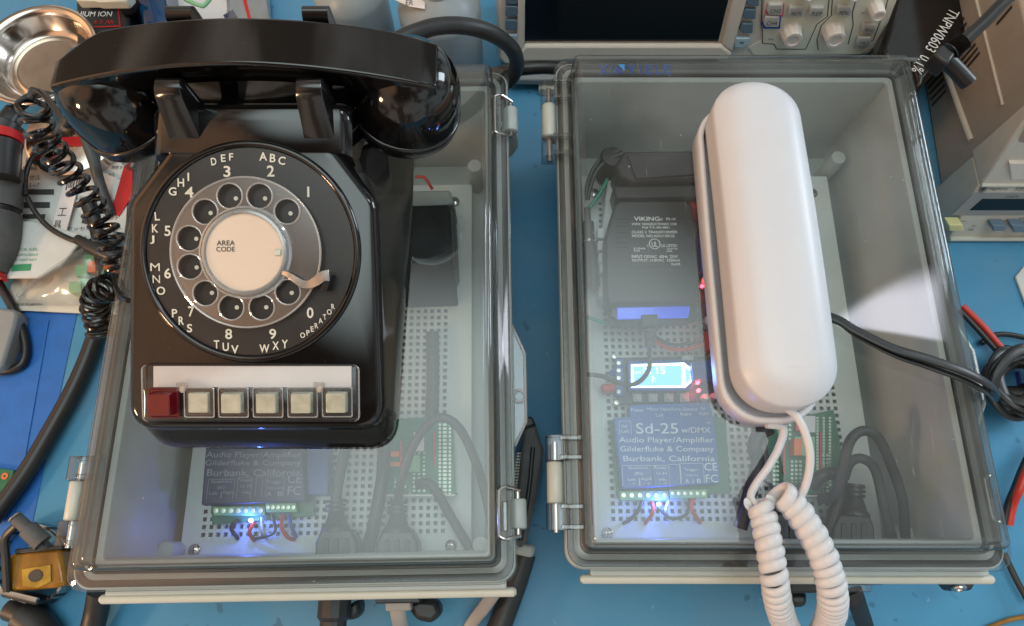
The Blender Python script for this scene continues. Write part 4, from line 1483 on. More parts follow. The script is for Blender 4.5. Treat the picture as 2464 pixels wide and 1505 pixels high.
# timer relay board
t = thing('timer_relay_board', 'navy timer board with a glowing blue display in the right enclosure', 'circuit module', P(1600, 910, .035))
brd = obj('board', slab(MB(), [(1478, 860), (1725, 856), (1742, 962), (1484, 972)], .0385, .040), M['pcbb'], t, bev=.0003)
z = .0500
obj('display_housing', slab(MB(), [(1509, 866), (1652, 864), (1672, 880), (1674, 925), (1655, 940), (1512, 940)], .040, .0475), M['blue2'], t, bev=.0006)
fz = HZ(.0478)
dl = obj('display', slab(MB(), [(1518, 876), (1645, 872), (1663, 885), (1664, 918), (1648, 932), (1518, 932)], .0472, .0478), M['lcdw'], t, smooth=False)
obj('display_field', slab(MB(), [(1524, 881), (1640, 878), (1640, 927), (1525, 928)], .0479, .0482), M['lcd'], dl, smooth=False)
obj('display_wedge', slab(MB(), [(1648, 884), (1660, 892), (1660, 914), (1649, 922)], .0479, .0482), M['lcd'], dl, smooth=False)
text('display_digits', HZ(.0483), [('OUT', *K2(1296, 598, 1355, 620)), ('02', *K2(1368, 560, 1445, 622)), ('15', *K2(1490, 560, 1568, 622)), ('7:', *K2(1445, 640, 1482, 695))], M['lcdt'], dl, .0002, .02)
obj('relay', slab(MB(), [(1663, 868), (1716, 866), (1721, 912), (1668, 914)], .040, .056), M['blue2'], t, bev=.0006)
for i in range(4):
    cx_ = (1533, 1571, 1609, 1647)[i]
    b_ = obj('push_button', slab(MB(), q4(cx_ - 11, 946, cx_ + 11, 966), .040, .0435), M['greyd'], t, bev=.0004)
    obj('button_cap', MB().cyl(HZ(.0435), *xy(cx_, 956, .0435), .0021, 0, .0012, 16), M['gcab2'], b_)
text('board_lettering', HZ(.0402), [('STOP', *K2(1275, 782, 1362, 802)), ('SET', *K2(1420, 782, 1480, 802)), ('UP', *K2(1568, 782, 1608, 802)), ('DOWN', *K2(1676, 782, 1778, 802)), ('NO', *K2(2005, 742, 2068, 768))], M['inkg'], brd, .0002)
for i, (x, y) in enumerate(((1486, 873), (1486, 891), (1486, 909), (1486, 942))):
    obj('terminal_screw', MB().lathe(HZ(.046), *xy(x + 2, y, .046), [(.0020, 0), (.0018, .0008), (.0001, .0009)], 14, False, True), M['pads'], t)
obj('terminal_block', slab(MB(), q4(1480, 862, 1500, 952), .040, .0458), M['blue2'], t, bev=.0005)
for x, y in ((1697, 954), (1718, 952)):
    obj('capacitor', MB().lathe(HZ(.04), *xy(x, y, .048), [(.0030, 0), (.0030, .007), (.0022, .0082), (.0001, .0082)], 18, True, True), M['wwhite'], t)
obj('usb_socket', slab(MB(), q4(1641, 854, 1668, 866), .040, .0435), M['pads'], t, bev=.0004)
obj('terminal_block', slab(MB(), [(1722, 872), (1740, 872), (1744, 912), (1726, 914)], .040, .048), M['blue2'], t, bev=.0005)
for x, y in ((1472, 857), (1477, 968), (1730, 966)):
    obj('mounting_screw', MB().lathe(HZ(.0402), *xy(x + 6, y, .0402), [(.0026, 0), (.0022, .0014), (.0001, .0018)], 16, False, True), M['pads'], t)
single('wire_connector', slab(MB(), [(1446, 922), (1480, 920), (1482, 940), (1450, 942)], .035, .047), M['red'], 'small red wire connector left of the navy timer board', 'connector', bev=.002)
single('wire_connector', slab(MB(), [(1690, 800), (1712, 790), (1718, 845), (1700, 842)], .035, .055), M['red'], 'small red wire connector beside the middle of the white phone', 'connector', bev=.002)
# amplifier board under the white phone's edge
t = thing('audio_board', 'dark red board with capacitors at the left edge of the white phone', 'circuit module', P(1700, 700, .036))
obj('board', slab(MB(), [(1676, 520), (1760, 520), (1770, 800), (1684, 800)], .038, .040), pm('maroon_board', (.05, .008, .012), .4), t, bev=.0003)
obj('heatsink', slab(MB(), [(1680, 560), (1720, 560), (1722, 655), (1684, 655)], .04, .055), M['blue2'], t, bev=.0006)
for x, y in ((1699, 674), (1706, 770)):
    cp_ = obj('capacitor', MB().lathe(HZ(.04), *xy(x, y, .053), [(.0048, 0), (.0048, .012), (.0040, .0128), (.0001, .0128)], 22, True, True), M['wwhite'], t)

# dark sockets and cables inside
def gland(label, x, y, s=1.0, mk='rubber', up=True):
    """mains inlet: a cone-shaped boot on a ribbed block against the front wall"""
    t = thing('cable_socket', label, 'connector', P(x, y, .05))
    z = .060
    obj('block', slab(MB(), [(x - 50, y + 5), (x - 36, y - 26), (x + 36, y - 26), (x + 50, y + 5), (x + 52, y + 62), (x - 52, y + 62)], .035, z), M[mk], t, bev=.002)
    for dx in (-24, 0, 24):
        obj('rib', slab(MB(), q4(x + dx - 6, y - 4, x + dx + 6, y + 60), z, z + .0015), M['rubberm'], t, bev=.0006)
    obj('boot', tubepx([(x, y - 20, .052), (x + 1, y - 50, .052), (x, y - 90, .052)], [.012] * 3 + [.0115, .0105, .0095, .009, .0085, .008, .0075, .007, .0065, .006, .0055, .0052, .005, .005], 18), M[mk], t)
    for j in range(3):
        obj('collar_ring', tubepx([(x, y - 68 - j * 11, .052), (x, y - 74 - j * 11, .052)], .0085, 16), M[mk], t)
    return t


gland('black cable socket at the front wall of the left enclosure, left of the other one', 808, 1298)
gland('black cable socket at the front wall of the left enclosure, nearer its right latch', 955, 1302)
gland('black cable socket at the front wall of the right enclosure, right of the white cord', 2055, 1262)
gland('black cable socket at the front wall of the right enclosure, half behind the white cord', 1905, 1258)
for pts, r, mk, lb in (
    (((808, 1215, .052), (812, 1170, .054), (822, 1120, .058), (835, 1060, .06)), .0046, 'gcab', 'grey cable rising from the left socket up behind the telephone in the left enclosure'),
    (((925, 1060, .060), (922, 1130, .062), (915, 1180, .062), (900, 1260, .058), (880, 1340, .05)), .0055, 'rubber', 'thick black cable running down beside the telephone corner to the front wall'),
    (((955, 1220, .052), (965, 1160, .08), (990, 1080, .095), (1030, 1020, .105), (1065, 1004, .108), (1105, 1030, .105), (1140, 1100, .095), (1165, 1180, .08), (1190, 1300, .06)), .0036, 'gcab', 'grey cable arching over the green board in the left enclosure'),
    (((1005, 1165, .05), (1022, 1160, .055), (1045, 1175, .056), (1080, 1235, .05), (1130, 1320, .045)), .0040, 'gcab', 'dark cable leaving the green board towards the front right corner of the left enclosure'),
    (((1975, 1200, .056), (2010, 1190, .075), (2028, 1120, .09), (2045, 1060, .098), (2075, 1036, .10), (2110, 1050, .098), (2140, 1110, .085), (2170, 1200, .07), (2178, 1300, .05)), .0040, 'gcab', 'black cable arching high at the right of the right enclosure'),
    (((2030, 1150, .06), (2045, 1112, .07), (2075, 1103, .075), (2105, 1130, .07), (2125, 1210, .06), (2148, 1310, .045)), .0040, 'gcab', 'black cable arching below the higher one in the right enclosure'),
    (((1850, 1030, .06), (1825, 1045, .062), (1815, 1075, .06), (1822, 1120, .055), (1800, 1200, .05), (1780, 1270, .045)), .0060, 'rubber', 'thick black cable curling left of the white cord in the right enclosure'),
    (((1950, 1170, .06), (1975, 1145, .066), (2010, 1140, .066), (2022, 1180, .06), (1990, 1290, .05)), .0052, 'rubber', 'thick black cable bending over the lower edge of the green board in the right enclosure'),
    (((1040, 800, .034), (1041, 900, .035), (1038, 1010, .036)), .0058, 'gcab', 'grey cable running straight down the perforated plate in the left enclosure'),
):
    single('cable', tubepx(list(pts), r, 12), M[mk], lb, 'cable')

# ================================================================ outside the front walls
def fblk(x0, y0, x1, y1, z1, z0=0.0):
    return slab(MB(), q4(x0, y0, x1, y1), z0, z1)


# connectors through the left enclosure's front wall
t = thing('cable_gland', 'black cable gland on the outside front wall of the left enclosure', 'cable gland', P(810, 1450, .06))
yf = Fr((0, -.017, .0), (1, 0, 0), (0, 0, 1))   # plane of the front wall, normal -Y
def onwall(mb, x0, x1, z0, z1, d0, d1, fr=None, zz=.06):
    a0 = P(x0, 1450, zz).x; a1 = P(x1, 1450, zz).x
    return mb.box(yf, a0, z0, d0, a1, z1, d1)


obj('flange', onwall(MB(), 754, 875, .045, .075, -.014, .012), M['rubber'], t, bev=.002)
obj('gland_nut', MB().lathe(Fr(P(805, 1450, .06).to_tuple(), (1, 0, 0), (0, 0, 1)), 0, 0, [(.013, -.015), (.013, .010), (.0105, .013), (.0105, .019), (.008, .021)], 12, True, True), M['rubberm'], t, ang=20)
t = thing('angle_plug', 'black right angle plug hanging from the gland of the left enclosure', 'plug', P(835, 1470, .05))
obj('plug_body', slab(MB(), [(822, 1465), (862, 1440), (866, 1472), (852, 1492), (826, 1490)], .03, .055), M['rubberm'], t, bev=.003)
t = thing('modular_plug', 'clear modular plug with a flat grey lead at the front of the left enclosure', 'plug', P(957, 1460, .06))
obj('plug_housing', slab(MB(), [(926, 1448), (988, 1447), (989, 1468), (928, 1470)], .052, .064), M['gcab2'], t, bev=.001)
obj('plug_lead', MB().tube(spl(pp([(955, 1462, .058), (960, 1490, .05), (968, 1530, .03), (975, 1570, .005)]), 8), .0062, 12, flat=(V((0, -.3, 1)), .35)), M['gcab2'], t)
single('socket_housing', slab(MB(), [(902, 1437), (1010, 1436), (1010, 1450), (902, 1452)], .05, .07), M['rubber'], 'flat black socket block above the clear modular plug', 'socket', bev=.001)
single('angle_plug', slab(MB(), [(975, 1452), (1010, 1440), (1050, 1444), (1062, 1475), (1040, 1500), (1000, 1492)], .02, .05), M['rubberm'], 'black angled plug right of the clear modular plug', 'plug', bev=.004)
single('flat_cable', MB().tube(spl(pp([(1190, 1425, .05), (1165, 1460, .03), (1135, 1500, .008), (1100, 1560, .004)]), 8), .0052, 12, flat=(V((0, 0, 1)), .35)), M['gcab2'], 'flat grey telephone lead leaving under the front right corner of the left enclosure', 'cable')
# right enclosure
t = thing('cable_gland', 'black cable gland behind the white cord on the front of the right enclosure', 'cable gland', P(1920, 1420, .06))
obj('flange', slab(MB(), [(1900, 1396), (1990, 1396), (1990, 1425), (1900, 1428)], .05, .068), M['rubberm'], t, bev=.002)
obj('gland_nut', slab(MB(), [(1896, 1425), (1945, 1424), (1943, 1460), (1902, 1462)], .04, .055), M['rubber'], t, bev=.004)
t = thing('modular_plug', 'clear modular plug with a black lead at the front of the right enclosure', 'plug', P(2065, 1410, .06))
obj('plug_plate', slab(MB(), [(2020, 1396), (2132, 1394), (2128, 1406), (2022, 1408)], .055, .07), M['rubber'], t, bev=.001)
obj('plug_housing', slab(MB(), [(2026, 1406), (2098, 1404), (2098, 1424), (2030, 1426)], .052, .064), M['clrcov'], t, bev=.001)
obj('plug_lead', MB().tube(spl(pp([(2052, 1420, .058), (2062, 1450, .05), (2080, 1505, .025), (2095, 1570, .006)]), 8), .0075, 12, flat=(V((0, -.3, 1)), .5)), M['rubber'], t)
t = thing('jack_socket', 'small black jack socket with a steel ring at the front right of the right enclosure', 'socket', P(2310, 1415, .04))
obj('socket_body', slab(MB(), [(2278, 1398), (2352, 1396), (2338, 1420), (2300, 1424)], .03, .05), M['rubber'], t, bev=.002)
fj = Fr(P(2306, 1412, .052), (1, 0, 0), (0, .35, .93))
obj('socket_ring', MB().torus(fj, 0, 0, .0042, .0016, .001, 28, 8), M['steel'], t)

# cables on the bench
for pts, r, mk, lb in (
    (((930, 110, .215), (1000, 78, .215), (1060, 62, .21), (1130, 64, .20), (1190, 84, .18), (1232, 118, .15), (1243, 155, .12), (1228, 190, .10), (1195, 212, .09)), .0068, 'rubberm', 'thick black cable looping out from behind the black handset'),
    (((1180, 178, .09), (1250, 166, .10), (1320, 162, .10), (1390, 172, .09)), .0062, 'rubber', 'black cable running along the back between the two enclosures'),
    (((210, 480, .02), (238, 560, .015), (250, 650, .012), (245, 740, .010), (222, 830, .010), (180, 930, .010), (120, 1040, .010), (60, 1140, .010), (-20, 1250, .010)), .0078, 'rubber', 'thick black cable sweeping down the left side of the bench'),
    (((-20, 655, .012), (20, 720, .010), (45, 770, .008), (62, 830, .006), (55, 872, .006), (25, 890, .006), (-30, 892, .006)), .0042, 'rubber', 'thin black cable hooking back to the left edge of the bench'),
    (((1262, 1330, .02), (1240, 1400, .018), (1215, 1470, .015), (1180, 1560, .015)), .0100, 'rubberm', 'thick black cable coming forward between the two enclosures'),
    (((240, 1420, .03), (232, 1470, .02), (215, 1540, .015)), .0095, 'rubberm', 'thick dark cable stub under the front left corner of the left enclosure'),
    (((2315, 735, .01), (2365, 785, .012), (2412, 840, .014)), .0030, 'wred', 'straight red wire leading to the black cable bundle'),
    (((2308, 745, .008), (2355, 795, .010), (2402, 848, .012)), .0028, 'rubber', 'straight black wire beside the red wire behind the cable bundle'),
    (((2360, 825, .008), (2390, 806, .008), (2430, 805, .008), (2500, 820, .008)), .0026, 'rubber', 'thin black wire arching over the cable bundle'),
    (((2500, 1075, .02), (2470, 1130, .02), (2450, 1180, .018), (2435, 1215, .01), (2425, 1262, .005)), .0038, 'wred', 'red wire at the right edge beside the lower latch'),
    (((2490, 1065, .018), (2462, 1120, .018), (2440, 1175, .016), (2425, 1212, .01), (2415, 1260, .005)), .0030, 'rubber', 'black wire at the right edge beside the red one'),
    (((2415, 1330, .008), (2440, 1385, .008), (2475, 1450, .008)), .0026, 'rubber', 'black wire leaving the front right corner of the right enclosure'),
    (((2448, 895, .01), (2455, 940, .01), (2460, 960, .01), (2480, 1010, .01)), .0022, 'wblue', 'blue wire in the black cable bundle at the right edge'),
    (((2370, 1512, .003), (2430, 1490, .003), (2500, 1478, .003)), .0020, 'kapton', 'thin golden rod on the mat at the front right corner'),
    (((60, 470, .035), (62, 420, .035), (78, 380, .035), (110, 362, .035), (150, 365, .03)), .0026, 'rubber', 'thin black lead looping over the printed packets, its upper strand'),
    (((66, 475, .035), (85, 510, .033), (120, 548, .030), (170, 575, .028), (200, 580, .028)), .0026, 'rubber', 'thin black lead crossing the printed packets towards the connector'),
    (((150, 240, .06), (90, 230, .065), (40, 260, .06), (0, 300, .05), (-30, 320, .05)), .0055, 'rubberm', 'black cable passing under the coiled cord below the steel bowl'),
    (((205, 330, .05), (228, 395, .04), (240, 440, .03), (268, 520, .02)), .0052, 'gcab', 'dark grey cable between the coiled cord and the telephone'),
):
    single('cable', tubepx(list(pts), r, 12), M[mk], lb, 'cable')

# flat black telephone cord
mb = MB().tube(spl([V((.205, .170, LIDZ + .006)), P(2008, 765, LIDZ + .008), P(2060, 795, LIDZ + .010), P(2150, 838, LIDZ + .012), P(2230, 862, LIDZ + .012), P(2320, 893, LIDZ + .012), P(2375, 922, LIDZ + .006), P(2395, 940, LIDZ - .01), P(2392, 955, .12)], 10), .0040, 14, flat=(V((.2, .3, 1)), .42))
mb2 = MB().tube(spl([V((.205, .1665, LIDZ + .004)), P(2008, 771, LIDZ + .006), P(2060, 805, LIDZ + .007), P(2150, 852, LIDZ + .009), P(2230, 880, LIDZ + .009), P(2315, 912, LIDZ + .009), P(2368, 940, LIDZ + .004), P(2385, 955, LIDZ - .012)], 10), .0029, 14, flat=(V((.2, .3, 1)), .42))
t = thing('telephone_lead', 'flat black cord running from the white phone over the right edge of the lid', 'cord', P(2200, 860, LIDZ))
obj('cord_strand', mb, M['rubber'], t)
obj('cord_strand', mb2, M['rubber'], t)
# bundle of coiled black flat cord
t = thing('cord_bundle', 'bundle of looped flat black cord on the mat at the right edge', 'cord', P(2440, 920, .02))
for i in range(13):
    cx_, cy_ = 2448 + random.uniform(-8, 10), 920 + random.uniform(-12, 14)
    rx, ry = 58 + random.uniform(-22, 18), 60 + random.uniform(-24, 20)
    zc_ = .012 + i * .0035
    ph0 = random.uniform(0, 1)
    pts = []
    for j in range(13):
        a = 2 * pi * j / 12 + ph0
        pts.append(P(cx_ + rx * cos(a), cy_ + ry * sin(a) + 14 * cos(2 * a + i), zc_ + .004 * sin(a * 2 + i)))
    obj('cord_loop', MB().tube(spl(pts, 6), .0042, 10, flat=(V((.1, .2, 1)), .45)), M['rubber' if i % 3 else 'rubberm'], t)

l = bpy.data.lights.new('display_glow', 'AREA')
l.shape = 'RECTANGLE'; l.size = .030; l.size_y = .012; l.energy = .035; l.color = (.12, .30, 1)
lo_ = bpy.data.objects.new('display_glow', l)
C.objects.link(lo_)
lo_.location = P(1580, 902, .049)
lo_.rotation_euler = (pi, 0, 0)

# ================================================================ things behind
# oscilloscope
SC = Fr((0, .492, .018), (1, 0, 0), (0, sin(radians(12)), cos(radians(12))))
if SC.n.y > 0: SC = Fr(SC.o, SC.u, SC.v)
# frame: u to the right, v up the front panel, normal towards the viewer
SC.n = SC.u.cross(SC.v).normalized()
osc = thing('oscilloscope', 'beige bench oscilloscope with a black screen and knobs behind the enclosures', 'oscilloscope', SC.o)


def S(x, y, c=0):
    return SC.hit(x, y, c)


def sp(mb, pts, c0, c1, cc=None):
    return mb.prism(SC, [S(x, y, c1 if cc is None else cc) for x, y in pts], c0, c1)


def body_pts():
    return [(1197, 146), (1215, 163), (1420, 166), (2075, 128), (2118, 108), (2180, -60), (2230, -160), (1185, -160)]


mb = MB()
a0, b0_ = S(1197, 0); a1, _ = S(2112, 120)
mb.prism(SC, [S(1197, 140), S(1212, 158), S(2085, 136), S(2118, 112), S(2222, -160), S(1190, -160)], -.10, 0)
cas = obj('case', mb, M['scope'], osc, bev=.004, ang=30)
mb = MB().prism(SC, [S(1262, 97), S(1727, 97), S(1790, -160), S(1262, -160)], .0004, .0012)
obj('screen', mb, M['screen'], osc, smooth=False)
# raised bezel round the screen
mb = MB()
mb.prism(SC, [S(1262, 99), S(1735, 99), S(1760, 118), S(1750, 134), S(1245, 138), S(1240, 128)], .0, .007)
obj('screen_bezel', mb, M['scope'], osc, bev=.003)
mb = MB().prism(SC, [S(1242, 135), S(1262, 99), S(1264, -160), S(1250, -160)], .0, .006)
obj('screen_bezel', mb, M['scope'], osc, bev=.002)
mb = MB().prism(SC, [S(1735, 99), S(1760, 118), S(1835, -160), S(1796, -160)], .0, .006)
obj('screen_bezel', mb, M['scope'], osc, bev=.002)
# right panel
mb = MB().prism(SC, [S(1800, 112), S(1830, 95), S(1850, -160), S(2215, -160), S(2105, 110), S(2070, 128), S(1810, 130)], .0, .0015)
pan = obj('control_panel', mb, M['scopel'], osc, bev=.0006)


def pline(mb, pts, w=.0005, c=.0017):
    q_ = [SC.pt(*S(x, y, c), c) for x, y in pts]
    for i in range(len(q_) - 1):
        d = (q_[i + 1] - q_[i]).normalized(); s_ = SC.n.cross(d) * w
        mb.add([q_[i] - s_, q_[i + 1] - s_, q_[i + 1] + s_, q_[i] + s_], [(0, 1, 2, 3)])


mb = MB()
pline(mb, [(1838, -160), (1831, 60), (1834, 72), (1834, 104), (1862, 106), (1868, 118), (1938, 118), (1965, 58), (1990, 40), (1995, -10), (1990, -160)])
pline(mb, [(1968, 120), (1965, 96), (1975, 62), (2000, 36), (2010, -160)])
pline(mb, [(2040, 106), (2052, 60), (2050, 30), (2062, -10), (2070, -160)])
pline(mb, [(2066, 112), (2100, 96), (2130, 20), (2150, -60)])
pline(mb, [(1762, 30), (1770, 24), (1790, 24)], c=.0002)
obj('panel_lines', mb, M['gcab'], pan, smooth=False)
for x, y in ((1233, -2), (1233, 27), (1233, 60)):
    obj('menu_key', sp(MB(), [(x - 17, y - 12), (x + 8, y - 12), (x + 17, y - 5), (x + 17, y + 6), (x + 8, y + 13), (x - 17, y + 13)], 0, .0045), M['scopeb'], osc, bev=.001)
obj('menu_key', sp(MB(), q4(1222, 84, 1248, 104), 0, .0045), M['scopec'], osc, bev=.001)
for x, y in ((1810, 3), (1802, 34), (1795, 68)):
    obj('menu_key', sp(MB(), [(x - 17, y + 3), (x - 10, y - 11), (x + 17, y - 11), (x + 15, y + 13), (x - 8, y + 13)], 0, .0045), M['scopeb'], osc, bev=.001)
ak = obj('arrow_key', sp(MB(), [(1768, 92), (1804, 92), (1802, 106), (1786, 116), (1766, 114)], 0, .005), M['scopec'], osc, bev=.001)
mb = MB(); pline(mb, [(1780, 101), (1790, 101), (1785, 106), (1780, 101)], .0003, .0053)
obj('arrow_mark', mb, M['gcab'], ak, smooth=False)


def okey(x, y, w, h, lab, trim=None, lx=None):
    pts = [(x - w, y + 2), (x - w + 6, y - h), (x + w, y - h), (x + w - 3, y + h), (x - w + 5, y + h)]
    if trim:
        obj('key_trim', sp(MB(), [(px_ + (3.5 if px_ > x else -4), py_ + (3 if py_ > y else -3)) for px_, py_ in pts], .0015, .0026), M[trim], pan, bev=.0004)
    kk = obj('panel_key', sp(MB(), pts, .001, .0062), M['key'], osc, bev=.0012)
    f = SC.up(.0064)
    f.n = SC.n
    text('key_lettering', f, [(lab, x - w * .55, y - h * .30 + 2, x + w * .68, y + h * .45 + 2)], M['inkd'], kk, .0001)


okey(1864, 24, 20, 13, 'CH3', 'pink')
okey(1856, 53, 20, 13, 'CH4', 'royal')
okey(1914, 30, 20, 12, 'MATH')
okey(1964, 30, 20, 12, 'REF')
okey(2030, 28, 20, 12, 'MENU')
okey(2090, 70, 19, 11, 'MENU')
okey(2077, 101, 19, 11, 'FORCE')


def knob(x, y, r, h=.016):
    """x,y = photo centre of the knob's face"""
    a, b = S(x, y, h)
    rr = S(x + r, y, h)[0] - a
    t_ = MB()
    rings = []
    for c, f_, dep in ((.001, 1.12, 0), (.002, 1.12, .0), (.0025, 1.06, .05), (h - .001, .92, .04), (h, .86, 0), (h + .0002, .60, 0), (h - .0009, .52, 0), (h - .0011, .001, 0)):
        rings.append([SC.pt(a + rr * f_ * (1 - (dep if (i // 2) % 2 else 0)) * cos(2 * pi * i / 40), b + rr * f_ * (1 - (dep if (i // 2) % 2 else 0)) * sin(2 * pi * i / 40), c) for i in range(40)])
    t_.loft(rings, True, True)
    obj('knob', t_, M['knob'], osc, ang=50)


knob(1908, 98, 24)
knob(2010, 98, 25)
knob(2114, 40, 18)
knob(1950, -8, 18)
knob(2060, -8, 18)
fsc = SC.up(.0018); fsc.n = SC.n
text('panel_lettering', fsc, [('Center', 1848, 92, 1862, 96), ('Zero', 2071, 29, 2082, 33)], M['inkd'], pan, .0001)
mb = MB(); a, b = S(1310, 205, 0)
for x in (1330, 1350):
    pass
obj('foot', slab(MB(), [(1296, 196), (1380, 194), (1380, 214), (1296, 214)], 0, .012), M['cream'], osc, bev=.002)
obj('underside', slab(MB(), [(1205, 160), (1370, 158), (1372, 192), (1225, 190)], .012, .022), M['psug'], osc, bev=.002)

# black film bag with part number
BG = Fr((0, .50, .0), (1, 0, 0), (0, .50, .86))
mb = MB()
H1 = HZ(.075)
pts = [(2132, 150), (2118, 118), (2188, -90), (2420, -90), (2345, 60), (2212, 215), (2200, 150)]
mb.prism(H1, [H1.hit(*p_) for p_ in pts], -.07, 0)
bgo = obj('film_roll_bag', mb, M['blackbag'], None, bev=.006, seg=3)
tag(bgo, 'black film packed reel with white lettering standing behind the right enclosure', 'component reel')
f = HZ(.0752)
p0 = f.hit(2292, 22); p1 = f.hit(2198, 172)
ang = math.atan2(p1[1] - p0[1], p1[0] - p0[0])
vs, fs = glyph('TNPW0603  0.1%', .0)
X0_ = min(v[0] for v in vs); X1_ = max(v[0] for v in vs); Y1_ = max(v[1] for v in vs)
lf = f.at(p0[0], p0[1], 0, ang)
Lg = math.hypot(p1[0] - p0[0], p1[1] - p0[1])
mb = MB().add([lf.pt((v[0] - X0_) / (X1_ - X0_) * Lg, v[1] / Y1_ * .0105 - .003, .0003) for v in vs], fs)
obj('reel_lettering', mb, M['inkg'], bgo, smooth=False)

# tan instrument with vents (left side seen), pale front instrument
XS = P(2278, 578, .0).x
YF = P(2278, 578, .0).y
sd = Fr((XS, YF, 0), (.06, -1, 0), (0, 0, 1))    # side plane, u towards the front, normal -X-ish
if sd.n.x > 0: sd = Fr(sd.o, -sd.u, sd.v)
ins = thing('bench_instrument', 'tan vented bench instrument standing at the right edge', 'instrument', (XS + .1, YF + .2, 0))
mb = MB()
yaw = -.05
fi = Fr((XS + .002, YF, 0), (cos(yaw), sin(yaw), 0), (-sin(yaw), cos(yaw), 0))
mb.box(fi, 0, .045, 0, .30, .42, .150)
obj('case', mb, M['psu'], ins, bev=.003)
sf = Fr(fi.pt(-.0003, .045, 0), -fi.v, (0, 0, 1))   # on the side, u towards the front
sf.n = -fi.u


def sh(x, y, c=0):
    return sf.hit(x, y, c)


for (x0, y0, x1, y1, n_, dx, dy) in ((1512, 655, 1640, 520, 7, 12, 52), (1795, 500, 1945, 320, 5, 19, 40), (2150, 105, 2290, -60, 3, 14, 58), (1740, 350, 1880, 160, 3, 22, 48)):
    for i in range(n_):
        q0 = sh(*k(0, 3, x0 + i * dx, y0 + i * dy)); q1 = sh(*k(0, 3, x1 + i * dx, y1 + i * dy))
        d = V((q1[0] - q0[0], q1[1] - q0[1])).normalized(); nrm = V((-d.y, d.x)) * .0012
        mb = MB().prism(sf, [(q0[0] + nrm.x, q0[1] + nrm.y), (q1[0] + nrm.x, q1[1] + nrm.y), (q1[0] - nrm.x, q1[1] - nrm.y), (q0[0] - nrm.x, q0[1] - nrm.y)], .0002, .0006)
        obj('vent_slot', mb, M['slot'], ins, smooth=False)
for (xa, ya, xb, yb_), w in (((1655, 500, 1945, 1290), .0032), ((1985, -20, 2232, 965), .0014)):
    qa, qb = sh(*k(0, 3, xa, ya)), sh(*k(0, 3, xb, yb_))
    mb = MB().tube([sf.pt(qa[0], qa[1], 0), sf.pt(qb[0], qb[1], 0)], w, 10)
    obj('trim_bead', mb, M['psul'], ins)
fr2 = thing('front_instrument', 'pale grey bench power supply with a yellow power key at the right edge', 'instrument', (XS + .1, YF, 0))
FI = Fr((XS, YF, 0), (1, 0, 0), (0, sin(radians(24)), cos(radians(24))))
FI.n = FI.u.cross(FI.v)


def fh(x, y, c=0):
    return FI.hit(x, y, c)


hTop = fh(2341, 444)[1]
mb = MB()
pf = [(0, 0), (sin(radians(24)) * hTop, cos(radians(24)) * hTop), (.060, cos(radians(24)) * hTop + .0), (.060, 0)]
rings = []
for x_ in (XS - .001, XS + .35):
    rings.append([V((x_, YF + a, b)) for a, b in pf])
mb.loft(rings[::-1], True, True)
fc = obj('front_case', mb, M['psul'], fr2, bev=.002)
mb = MB()
mb.prism(Fr((XS - .001, 0, 0), (0, 1, 0), (0, 0, 1)), [(YF + .028, hTop * .9), (YF + .066, hTop * .9), (YF + .066, .150), (YF + .058, .150)], 0, .35)
obj('upper_front', mb, M['psul'], fr2, bev=.002)
mb = MB().tube([FI.pt(0, hTop, .0005), FI.pt(.35, hTop, .0005)], .0020, 10)
obj('trim_bead', mb, M['cream'], fr2)
mb = MB().tube([FI.pt(0, .0035, .0015), FI.pt(.35, .0035, .0015)], .0026, 10)
obj('trim_bead', mb, M['cream'], fr2)
def fpz(mb, pts, c0, c1):
    return mb.prism(FI, [fh(x, y, c1) for x, y in pts], c0, c1)


K4 = lambda pts: [k(1, 3, x, y) for x, y in pts]
obj('display_surround', fpz(MB(), K4([(1975, 315), (2700, 315), (2700, 520), (1765, 520)]), .0, .0006), M['psug'], fr2, smooth=False)
obj('display_window', fpz(MB(), K4([(2045, 372), (2700, 372), (2700, 474), (1928, 474)]), .0, .0010), M['screen'], fr2, smooth=False)
obj('power_key', fpz(MB(), K4([(1735, 608), (1868, 608), (1878, 670), (1740, 668)]), .0, .012), M['ykey'], fr2, bev=.001)
for pts in ([(2135, 612), (2262, 612), (2258, 665), (2140, 668)], [(2310, 610), (2440, 610), (2445, 680), (2330, 680)], [(2480, 610), (2610, 610), (2620, 680), (2500, 680)]):
    obj('output_key', fpz(MB(), K4(pts), .0, .010), M['scopeb'], fr2, bev=.0012)
ff_ = FI.up(.0008); ff_.n = FI.n
KA = lambda x0, y0, x1, y1: bx(1, 3, x0, y0, x1, y1)
for _it in [('Agilent', *KA(2108, 268, 2278, 292)), ('E3631A', *KA(2355, 265, 2520, 282)), ('Triple Output', *KA(2340, 288, 2560, 300)), ('VOLTS', *KA(2262, 342, 2378, 358)), ('Power', *KA(1795, 566, 1898, 580)), ('On', *KA(1950, 612, 1990, 626)), ('Off', *KA(1912, 646, 1965, 660)), ('+6V', *KA(2205, 566, 2270, 580)), ('+25V', *KA(2380, 570, 2470, 582)), ('Meter', *KA(2385, 542, 2500, 556))]:
    text('front_lettering', ff_, [_it], M['inkd'], fc, .0002)
mb = MB()
a, b = ff_.hit(*k(1, 3, 2052, 280))
for i in range(8):
    t_ = pi * i / 8
    mb.prism(ff_, [(a + .0045 * cos(t_) * s_ + w_ * -sin(t_), b + .0045 * sin(t_) * s_ + w_ * cos(t_)) for s_, w_ in ((1, .0002), (-1, .0002), (-1, -.0002), (1, -.0002))], .0002, .0003 + i * .00002)
obj('spark_emblem', mb, M['inkd'], fc, smooth=False)
UF = Fr((XS, YF + .040, hTop), (1, 0, 0), (0, .2, .98)); UF.n = UF.u.cross(UF.v)
